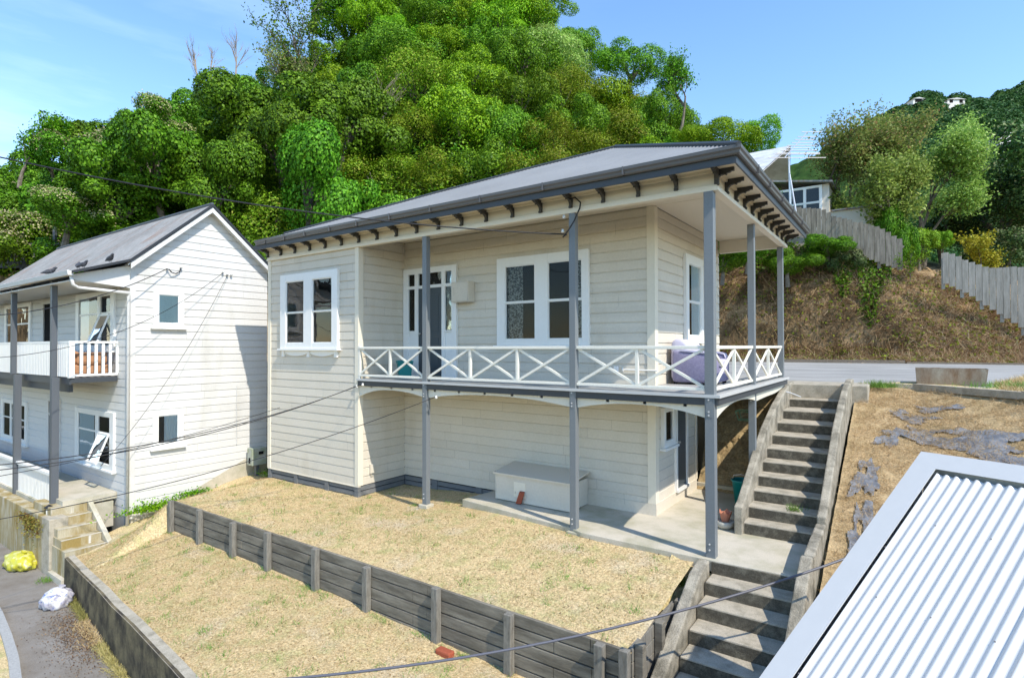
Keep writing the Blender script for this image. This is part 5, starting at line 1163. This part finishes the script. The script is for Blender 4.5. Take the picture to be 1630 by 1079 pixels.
p2_ = p[dk]; p2_[:, 2] += np.abs(r.normal(0, .2, len(p2_)))
o = link('bank_ivy', quads_mesh('bank_ivy', leaf_quads(p2_, unit(r.normal(size=p2_.shape)*.6+[.3, -.6, .6]), .13, .7, r)), L_ivy); o['kind'] = 'stuff'
p3_ = p[~dk]; sel = r.random(len(p3_)) < .12; p4_ = p3_[sel]
o = link('bank_weeds', quads_mesh('bank_weeds', leaf_quads(p4_+[0, -.05, .08], unit(r.normal(size=p4_.shape)*.6+[.3, -.6, .6]), .10, .7, r)), L_olive); o['kind'] = 'stuff'
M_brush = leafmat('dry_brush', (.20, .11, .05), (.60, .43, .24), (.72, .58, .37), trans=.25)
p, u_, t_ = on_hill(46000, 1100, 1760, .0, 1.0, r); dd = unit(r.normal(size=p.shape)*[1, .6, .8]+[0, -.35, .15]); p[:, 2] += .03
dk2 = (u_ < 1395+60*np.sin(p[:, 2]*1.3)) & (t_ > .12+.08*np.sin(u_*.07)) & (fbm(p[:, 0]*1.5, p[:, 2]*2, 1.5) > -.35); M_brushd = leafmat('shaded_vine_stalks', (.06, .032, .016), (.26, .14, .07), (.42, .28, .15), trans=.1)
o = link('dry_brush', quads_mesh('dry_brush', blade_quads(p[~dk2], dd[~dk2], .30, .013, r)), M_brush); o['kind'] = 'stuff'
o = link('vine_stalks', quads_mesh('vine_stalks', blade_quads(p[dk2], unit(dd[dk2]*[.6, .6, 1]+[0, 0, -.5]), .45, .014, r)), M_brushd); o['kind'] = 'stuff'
# straw litter, tufts
def straw(name, P, h, wd, flatn, m_, r):
    d_ = unit(r.normal(size=P.shape)*[1, 1, flatn]+[0, 0, flatn*.6]); o = link(name, quads_mesh(name, blade_quads(P, d_, h, wd, r)), m_); o['kind'] = 'stuff'; return o
n = 46000; x = r.uniform(-12.4, -.32, n); y = r.uniform(-2.33, 1.3, n); k_ = ~((x > -4.7) & (y > .0+.25*(x < -4.2))) & ~((x < XW+.05) & (y > -.02) & (x > XL-.1)); x, y = x[k_], y[k_]
straw('dry_grass', np.stack([x, y, z_upper(x, y)+.004], -1), .045, .0045, .35, M_straw, r)
n = 56000; x = r.uniform(-12.1, -.5, n); t = r.random(n); wy = np.interp(x, WX, WY)+.2; y = wy+(-2.42-wy)*t
straw('dry_grass', np.stack([x, y, z_lower(x, y)+.004], -1), .04, .004, .35, M_straw, r)
n = 75000; x = r.uniform(1.36, 6, n); y = r.uniform(-3.0, 7.1, n); z = z_bank(x, y); k_ = (y < np.interp(x, [1.3, 2.4, 4.05, 8, 14], [7.1, 7.5, 6.1, 2.5, -2])-.05) & (z > -4) & (fbm(x*3.2, y*3.2, 1.5) > -.25)
straw('dry_straw', np.stack([x[k_], y[k_], z[k_]+.02+.04*r.random(k_.sum())*np.clip(fbm(x[k_]*3.2, y[k_]*3.2, 1.5)+.25, 0, 1)], -1), .10, .005, .6, leafmat('slope_straw', (.36, .24, .11), (.62, .46, .25), trans=.2), r)
EX, EY = [1.3, 2.4, 4.05, 8, 14], [7.1, 7.5, 6.1, 2.5, -2]
def vzz(x, y):
    z = -.20+(y-7)/7*.30; return np.where(y < 7, -.20-.03*np.maximum(x-1.3, 0)*(7-y)/3, z)
def vg_(u, v):
    e = np.interp(u, EX, EY)-.1; wd = np.interp(u, [1.5, 3.6, 4.6, 9], [.5, .8, 4.6, 7.5]); y = e+wd*v+.15*np.sin(u*3)*v; return u, y, vzz(u, y)+.006*(1-(2*v-1)**6)+.004
grid('verge', vg_, np.linspace(1.6, 13, 80), np.linspace(0, 1, 14), M_lawn)
n = 42000; x = r.uniform(1.6, 9.5, n); y = np.interp(x, EX, EY)-.05+np.interp(x, [1.5, 3.6, 4.6, 9], [.5, .8, 4.6, 7.5])*r.random(n)**1.2; k_ = (x > 0)
k_ = x > 3.8; straw('verge_straw', np.stack([x[k_], y[k_], vzz(x[k_], y[k_])+.015], -1), .10, .009, .6, M_straw, r)
# green tufts
P = []; 
def tufts(n, fx, fy, fz, r, k0=10, k1=42, s=.05):
    for _ in range(n):
        cx, cy = fx(), fy(); m_ = r.integers(k0, k1); sp = s*r.uniform(.5, 1.3); x = cx+r.normal(0, sp, m_); y = cy+r.normal(0, sp, m_); P.append(np.stack([x, y, fz(x, y)], -1))
def fu(): 
    while True:
        x, y = r.uniform(-11.5, -.4), r.uniform(-2.3, .9)
        if not ((x > -4.9 and y > -.1) or (x < XW and y > -.05)): return x, y
for _ in range(110):
    cx, cy = fu(); m_ = r.integers(5, 30); x = cx+r.normal(0, .05, m_); y = cy+r.normal(0, .05, m_); P.append(np.stack([x, y, z_upper(x, y)], -1))
for _ in range(120):
    cx = r.uniform(-12, -.6); wy = np.interp(cx, WX, WY)+.2; cy = r.uniform(wy, -2.45); m_ = r.integers(8, 40); x = cx+r.normal(0, .055, m_); y = cy+r.normal(0, .055, m_); P.append(np.stack([x, y, z_lower(x, y)], -1))
for _ in range(40):
    cx = r.uniform(-11, -.6); m_ = r.integers(8, 30); x = cx+r.normal(0, .08, m_); y = -2.47-np.abs(r.normal(0, .04, m_)); P.append(np.stack([x, y, z_lower(x, y)], -1))
P = np.concatenate(P); straw('green_tufts', P, .065, .0065, 1.6, M_leafg, r)
# greenish patches of fine grass
n = 15000; cx = r.uniform(-11.8, -.6, 90); cy = r.uniform(-4.3, 1.0, 90); j = r.integers(0, 90, n); x = cx[j]+r.normal(0, .22, n); y = cy[j]+r.normal(0, .16, n)
up_ = (y > -2.3) & (y < .9) & ~((x > -4.9) & (y > -.1)) & ~((x < XW+.05) & (y > -.05)) & (x > -11.2) & (x < -.35); lo_ = (y < -2.45) & (y > np.interp(x, WX, WY)+.15) & (x < -.5) & (x > -12)
Pz = np.concatenate([np.stack([x[up_], y[up_], z_upper(x[up_], y[up_])], -1), np.stack([x[lo_], y[lo_], z_lower(x[lo_], y[lo_])], -1)])
straw('green_grass', Pz, .035, .004, 1.0, leafmat('sparse_green', (.17, .23, .05), (.30, .35, .11)), r)
# weeds by the neighbour wall and other clumps
def clump(name, c, s, n, leafsz, m_, label, cat='plant', zs=.5, group=None):
    q = r.normal(size=(n, 3))*np.array(s); q[:, 2] = np.abs(q[:, 2]); o = link(name, quads_mesh(name, leaf_quads(q, unit(r.normal(size=q.shape)+[0, 0, .8]), leafsz, .6, r)), m_, None, Vector(c)); return tag(o, label, cat, group)
clump('weed', (-12.62, -1.95, -3.20), (.10, .38, .09), 1400, .055, L_bright, 'green weeds along the foot of the white wall above the timber wall end')
clump('weed', (-12.65, -1.15, -3.02), (.06, .22, .05), 400, .05, L_mid, 'small green weeds at the concrete foundation of the white house')
clump('weed', (-11.6, .45, -2.74), (.35, .12, .06), 600, .04, L_mid, 'weeds in the gap between the two houses')
def gclump(c, s, n, h, label, m_=M_leafg):
    q = r.normal(size=(n, 3))*np.array([s, s*.8, 0]); d_ = unit(r.normal(size=q.shape)*[.6, .6, .3]+[0, 0, 1]); o = link('grass_clump', quads_mesh('grass_clump', blade_quads(q, d_, h, .008, r)), m_, None, Vector(c)); tag(o, label, 'grass clump')
gclump((1.75, 6.95, -.24), .16, 500, .14, 'bright green grass clump at the drive edge right of the stair head')
gclump((-.36, -.45, -2.60), .07, 160, .12, 'green grass clump below the patio corner by the front post')
gclump((4.3, 7.4, -.20), .45, 1500, .13, 'green grass clump right of the concrete planter')
gclump((.75, 1.75, -1.93), .06, 90, .09, 'small grass clump growing on the second stair tread')
gclump((.45, -3.4, -4.0), .08, 160, .14, 'green grass clump low on the front stairs')
def fringe(xa, xb, n, h, m_, label, sp=.05):
    x = r.uniform(xa, xb, n); y = np.interp(x, WX, WY)-.02-np.abs(r.normal(0, sp, n)); c = np.array([(xa+xb)/2, np.interp((xa+xb)/2, WX, WY)-.05, -4.295]); q = np.stack([x, y, -4.295+0*x], -1)-c
    d_ = unit(r.normal(size=q.shape)*[.7, .7, .3]+[0, -.2, .8]); tag(link('grass_fringe', quads_mesh('grass_fringe', blade_quads(q, d_, h, .007, r)), m_, None, Vector(c)), label, 'grass')
fringe(-11.3, -10.1, 900, .09, leafmat('verge_grass', (.25, .27, .06), (.42, .40, .14)), 'yellow green grass along the upper foot of the dark low wall')
fringe(-10.1, -8.9, 700, .07, M_straw, 'dry brown grass fringe at the middle of the dark low wall', .12)
fringe(-8.9, -7.2, 1400, .09, leafmat('verge_grass_dry', (.34, .30, .09), (.58, .50, .22)), 'dry yellow grass fringe near the bottom of the dark low wall', .07)
gclump((-12.9, -4.02, -4.29), .12, 200, .07, 'green weeds at the foot of the stained wall near the entry step')

# ------------------------------------------------------------------ fences
def paling_fence(name, top, bot, y0, y1, label, ny, mat_, w_=.165, gap=.010, group=None):
    """palings along px polylines; y gives the line the fence stands on"""
    us = [p[0] for p in top]; ua, ub = us[0], us[-1]; hxa = hdir(ua); hxb = hdir(ub); da = (y0-CAM[1])/hxa[1]; db_ = (y1-CAM[1])/hxb[1]
    A = np.array([CAM[0]+hxa[0]*da, y0]); B = np.array([CAM[0]+hxb[0]*db_, y1]); Ln = np.linalg.norm(B-A); n = int(Ln/(w_+gap)); e = (B-A)/Ln; nr = np.array([e[1], -e[0]])
    root = thing(name, (A[0], A[1], float(zof(bot[0][1], da))), label, 'fence', group); rz = random.Random(n)
    def zat(P_, tab):
        rel = P_-CAM[:2]; dep = rel[0]*_fw[0]+rel[1]*_fw[1]; u = 815+f_px*(rel[0]*_rt[0]+rel[1]*_rt[1])/dep; return zof(np.interp(u, [t[0] for t in tab], [t[1] for t in tab]), dep)
    for i in range(n):
        s0 = i*(w_+gap); P_ = A+e*(s0+w_/2); zt = float(zat(P_, top))+rz.uniform(-.02, .02); zb = float(zat(P_, bot))-.02; a = A+e*s0; c = a+e*w_; th = nr*.02
        b = MB(); b.add([(a[0], a[1], zb), (c[0], c[1], zb), (c[0]-th[0], c[1]-th[1], zb), (a[0]-th[0], a[1]-th[1], zb), (a[0], a[1], zt), (c[0], c[1], zt), (c[0]-th[0], c[1]-th[1], zt), (a[0]-th[0], a[1]-th[1], zt)],
                        [(0, 3, 2, 1), (4, 5, 6, 7), (0, 1, 5, 4), (1, 2, 6, 5), (2, 3, 7, 6), (3, 0, 4, 7)]); b.build('paling', mat_, root)
    m_ = 6
    for k in range(m_):
        p, q = A+e*(Ln*k/m_), A+e*(Ln*(k+1)/m_); off = -nr*.05
        for fr_ in (.2, .8):
            z1_ = float(zat(p, bot)*(1-fr_)+zat(p, top)*fr_); z2_ = float(zat(q, bot)*(1-fr_)+zat(q, top)*fr_); MB().bar((p[0]+off[0], p[1]+off[1], z1_), (q[0]+off[0], q[1]+off[1], z2_), .05, .09).build('rail', mat_, root)
        p = p-nr*.10; MB().box((p[0]-.05, p[1]-.05, float(zat(p, bot))-.25), (p[0]+.05, p[1]+.05, float(zat(p, top))-.05)).build('post', mat_, root)
    return root
M_pal = mat('grey_paling', (.30, .265, .215), .9, .1, var=(.16, .14, .11), vscale=3, fine=.2, fscale=20, stretch=(4, 4, .5))
M_palw = mat('pale_paling', (.46, .41, .34), .85, .15, var=(.30, .27, .22), vscale=3, fine=.12, fscale=20, stretch=(4, 4, .5))
paling_fence('fence', [(1225, 322), (1265, 330), (1310, 333), (1330, 345), (1400, 362), (1440, 385)], [(1225, 380), (1265, 376), (1310, 384), (1330, 392), (1400, 418), (1440, 432)], 16.9, 16.9, 'grey paling fence high on the bank below the old house', 0, M_pal)
paling_fence('fence', [(1502, 402), (1518, 406), (1545, 418), (1572, 427), (1700, 425)], [(1502, 450), (1518, 457), (1545, 470), (1572, 488), (1630, 524), (1700, 556)], 16.3, 15.9, 'pale whitewashed paling fence stepping down at the right edge', 0, M_palw)

# ------------------------------------------------------------------ background houses
h2 = thing('house', (-1.6, 21, 4.5), 'old cream cottage with pale roof and gridded window behind the television antenna', 'house')
MB().box((-2.7, 18.6, 3.5), (-.35, 22, 7.5)).build('bay_wall', M_wall, h2)
h2r = MB(); h2r.add([(-10, 18.3, 8.42), (-2.9, 18.3, 8.42), (-2.3, 22.0, 10.5), (-10, 22.0, 10.5), (-2.9, 25.5, 8.42), (-10, 25.5, 8.42)], [(0, 1, 2, 3), (3, 2, 4, 5)]); h2r.add([(-10, 18.3, 8.34), (-2.9, 18.3, 8.34), (-2.3, 22.0, 10.42), (-10, 22.0, 10.42)], [(3, 2, 1, 0)])
h2r.build('roof', mat('pale_old_roof', (.62, .64, .66), .5, .4, var=(.42, .42, .42), vscale=2), h2)
MB().box((-9.8, 18.7, 3.5), (-3.1, 25, 8.36)).build('wall', M_wall, h2)
MB().prism([(-2.8, 7.98), (-.2, 7.55), (-.2, 7.48), (-2.8, 7.90)], (0, 18.3, 0), X_, Z_, Y_, 4).build('bay_roof', M_nroof, h2)
window(h2, (0, 18.6, 0), X_, -Y_, -2.45, -.60, 5.6, 7.48, [(-2.35, -1.85), (-1.78, -1.30), (-1.22, -.70)], [(5.7, 6.75), (6.82, 7.4)], fd=.06)
MB().box((-.345, 18.6, 3.5), (1.2, 22, 6.3)).build('lean_to', M_wall, h2); MB().box((-.3, 18.5, 6.301), (1.3, 22.1, 6.36)).build('lean_to_roof', M_nroof, h2)
# far left balcony house
c0 = far(-40, 425, 27.5); e1 = Vector(_rt); e2 = Vector(_fw)
lh = thing('house', tuple(c0), 'pale house with dark balcony deck and balusters at the far left edge', 'house')
def Q(a, b_, c): return Vector(c0)+e1*a+e2*b_+Vector((0, 0, c))
def qbox(mb, a0, a1, b0, b1, c0_, c1_): mb.add([tuple(Q(a, b_, c)) for c in (c0_, c1_) for a, b_ in ((a0, b0), (a1, b0), (a1, b1), (a0, b1))], [(0, 3, 2, 1), (4, 5, 6, 7), (0, 1, 5, 4), (1, 2, 6, 5), (2, 3, 7, 6), (3, 0, 4, 7)])
b = MB(); qbox(b, -3, 4.2, 1.6, 6, -2.5, 2.0); b.build('wall', M_nwhite, lh)
b = MB(); qbox(b, -3.4, 4.6, 1.2, 6.4, 2.0, 2.2); b.build('roof', M_nroof, lh)
b = MB(); qbox(b, -3, 4.1, 0, 1.6, -.05, .25); b.build('deck', M_fascia, lh)
b = MB(); qbox(b, -3, 4.1, 0, .06, 1.10, 1.17); b.build('rail', M_npost, lh)
for i in range(44): b = MB(); qbox(b, -2.9+i*.16, -2.86+i*.16, .01, .05, .25, 1.10); b.build('baluster', M_white if i < 26 else M_npost, lh)
for a in (-1, .6, 2.2, 3.8): b = MB(); qbox(b, a, a+.12, .0, .12, -2.6, 1.99); b.build('post', M_npost, lh)
b = MB(); qbox(b, 1.1, 2.0, 1.55, 1.6, .3, 1.8); b.build('door', M_dark, lh)

# ------------------------------------------------------------------ distant wooded hill
FU = np.array([1000, 1150, 1400, 1440, 1500, 1560, 1630, 1750, 1900, 2400.]); FV = np.array([420, 330, 190, 156, 152, 158, 138, 100, 80, 60.])
cp_ = np.random.default_rng(4); pu = cp_.uniform(1000, 2400, 1500); pd = cp_.uniform(150, 270, 1500)
px_ = CAM[0]+(_fw[0]+_rt[0]*(pu-815)/f_px)*pd; py_ = CAM[1]+(_fw[1]+_rt[1]*(pu-815)/f_px)*pd; pr_ = cp_.uniform(4.5, 8.5, 1500)
def farz(u, d):
    top = zof(np.interp(u, FU, FV), 262.); t = np.clip((d-140)/122, 0, 1); return -10+(top+10)*t-np.clip((d-262)/40, 0, 1)*40
def fbump(x, y):
    z = np.zeros_like(x)
    for a, b_, c in zip(px_, py_, pr_):
        q = (x-a)**2+(y-b_)**2; z = np.maximum(z, np.sqrt(np.maximum(c*c-q, 0))*.85)
    return z
def fh(U, V): x = CAM[0]+(_fw[0]+_rt[0]*(U-815)/f_px)*V; y = CAM[1]+(_fw[1]+_rt[1]*(U-815)/f_px)*V; return x, y, farz(U, V)+fbump(x, y)-4
grid('far_hill', fh, np.linspace(1180, 2100, 190), np.linspace(140, 300, 100), mat('far_foliage', (.02, .05, .012), .95, .05, var=(.045, .085, .02), vscale=.12, fine=.3, fscale=.5))
n = 70000; U = r.uniform(1380, 1800, n); V = r.uniform(150, 272, n); x, y, z = fh(U, V); Pp = np.stack([x, y, z+.3], -1)
o = link('forest', quads_mesh('forest', leaf_quads(Pp, unit(r.normal(size=Pp.shape)*.5+[.2, -.5, .9]), 1.25, .8, r)), leafmat('far_leaf', (.018, .055, .016), (.06, .125, .032), trans=.2)); o['kind'] = 'stuff'
for u, v, w_, hh, lb in ((1462, 160, 5, 2.2, 'tiny house at the left on the far wooded hilltop'), (1522, 161, 8, 2.2, 'long pale house on the skyline of the far hill'), (1503, 169, 4.5, 2.6, 'small white house just below the far skyline'), (1600, 215, 4, 1.8, 'pale roof low on the far hill behind the dark trees')):
    d_ = 258 if v < 190 else 205; c = Vector(far(u, v, d_)); rt3, fw3 = Vector(_rt), Vector(_fw)
    root = thing('house', tuple(c), lb, 'house', 'tiny houses on the far hill')
    def bb(mb, a0, a1, b0, b1, z0_, z1_): mb.add([tuple(c+rt3*a+fw3*b_+Vector((0, 0, zc))) for zc in (z0_, z1_) for a, b_ in ((a0, b0), (a1, b0), (a1, b1), (a0, b1))], [(0, 3, 2, 1), (4, 5, 6, 7), (0, 1, 5, 4), (1, 2, 6, 5), (2, 3, 7, 6), (3, 0, 4, 7)])
    b = MB(); hh *= .55; bb(b, -w_/2, w_/2, 0, 6, -3.5, hh*.5); b.build('wall', M_nwhite, root)
    b = MB(); b.prism([(-w_/2-.5, hh*.5), (0, hh*1.1), (w_/2+.5, hh*.5)], c+fw3*-.5, rt3, Z_, fw3, 7); b.build('roof', M_flash, root)
    b = MB(); bb(b, -w_/2+1, -w_/2+2.5, -.1, 0, -.8, .6); b.build('window', M_dark, root); b = MB(); bb(b, w_/2-2.5, w_/2-1, -.1, 0, -.8, .6); b.build('window', M_dark, root)

# leaf litter on the pavement and scattered small debris (uncountable)
n = 2600; x = r.normal(-9.6, .8, n); y = np.interp(x, WX, WY)-.10-np.abs(r.normal(0, .28, n)); Pp = np.stack([x, y, -4.285+0*x], -1)
o = link('leaf_litter', quads_mesh('leaf_litter', leaf_quads(Pp, unit(r.normal(size=Pp.shape)*.4+[0, 0, 1]), .025, .6, r)), leafmat('litter', (.10, .05, .02), (.32, .22, .11), trans=.05)); o['kind'] = 'stuff'
n = 2600; x = r.uniform(-12, -.5, n); wy = np.interp(x, WX, WY)+.2; y = np.where(r.random(n) < .5, r.uniform(-2.3, -.1, n), wy+(-2.45-wy)*r.random(n)); z = np.where(y > -2.37, z_upper(x, y), z_lower(x, y)); Pp = np.stack([x, y, z+.012], -1)
o = link('lawn_litter', quads_mesh('lawn_litter', leaf_quads(Pp, unit(r.normal(size=Pp.shape)*.5+[0, 0, 1]), .03, .6, r)), leafmat('brown_litter', (.16, .10, .05), (.40, .30, .17), trans=.05)); o['kind'] = 'stuff'
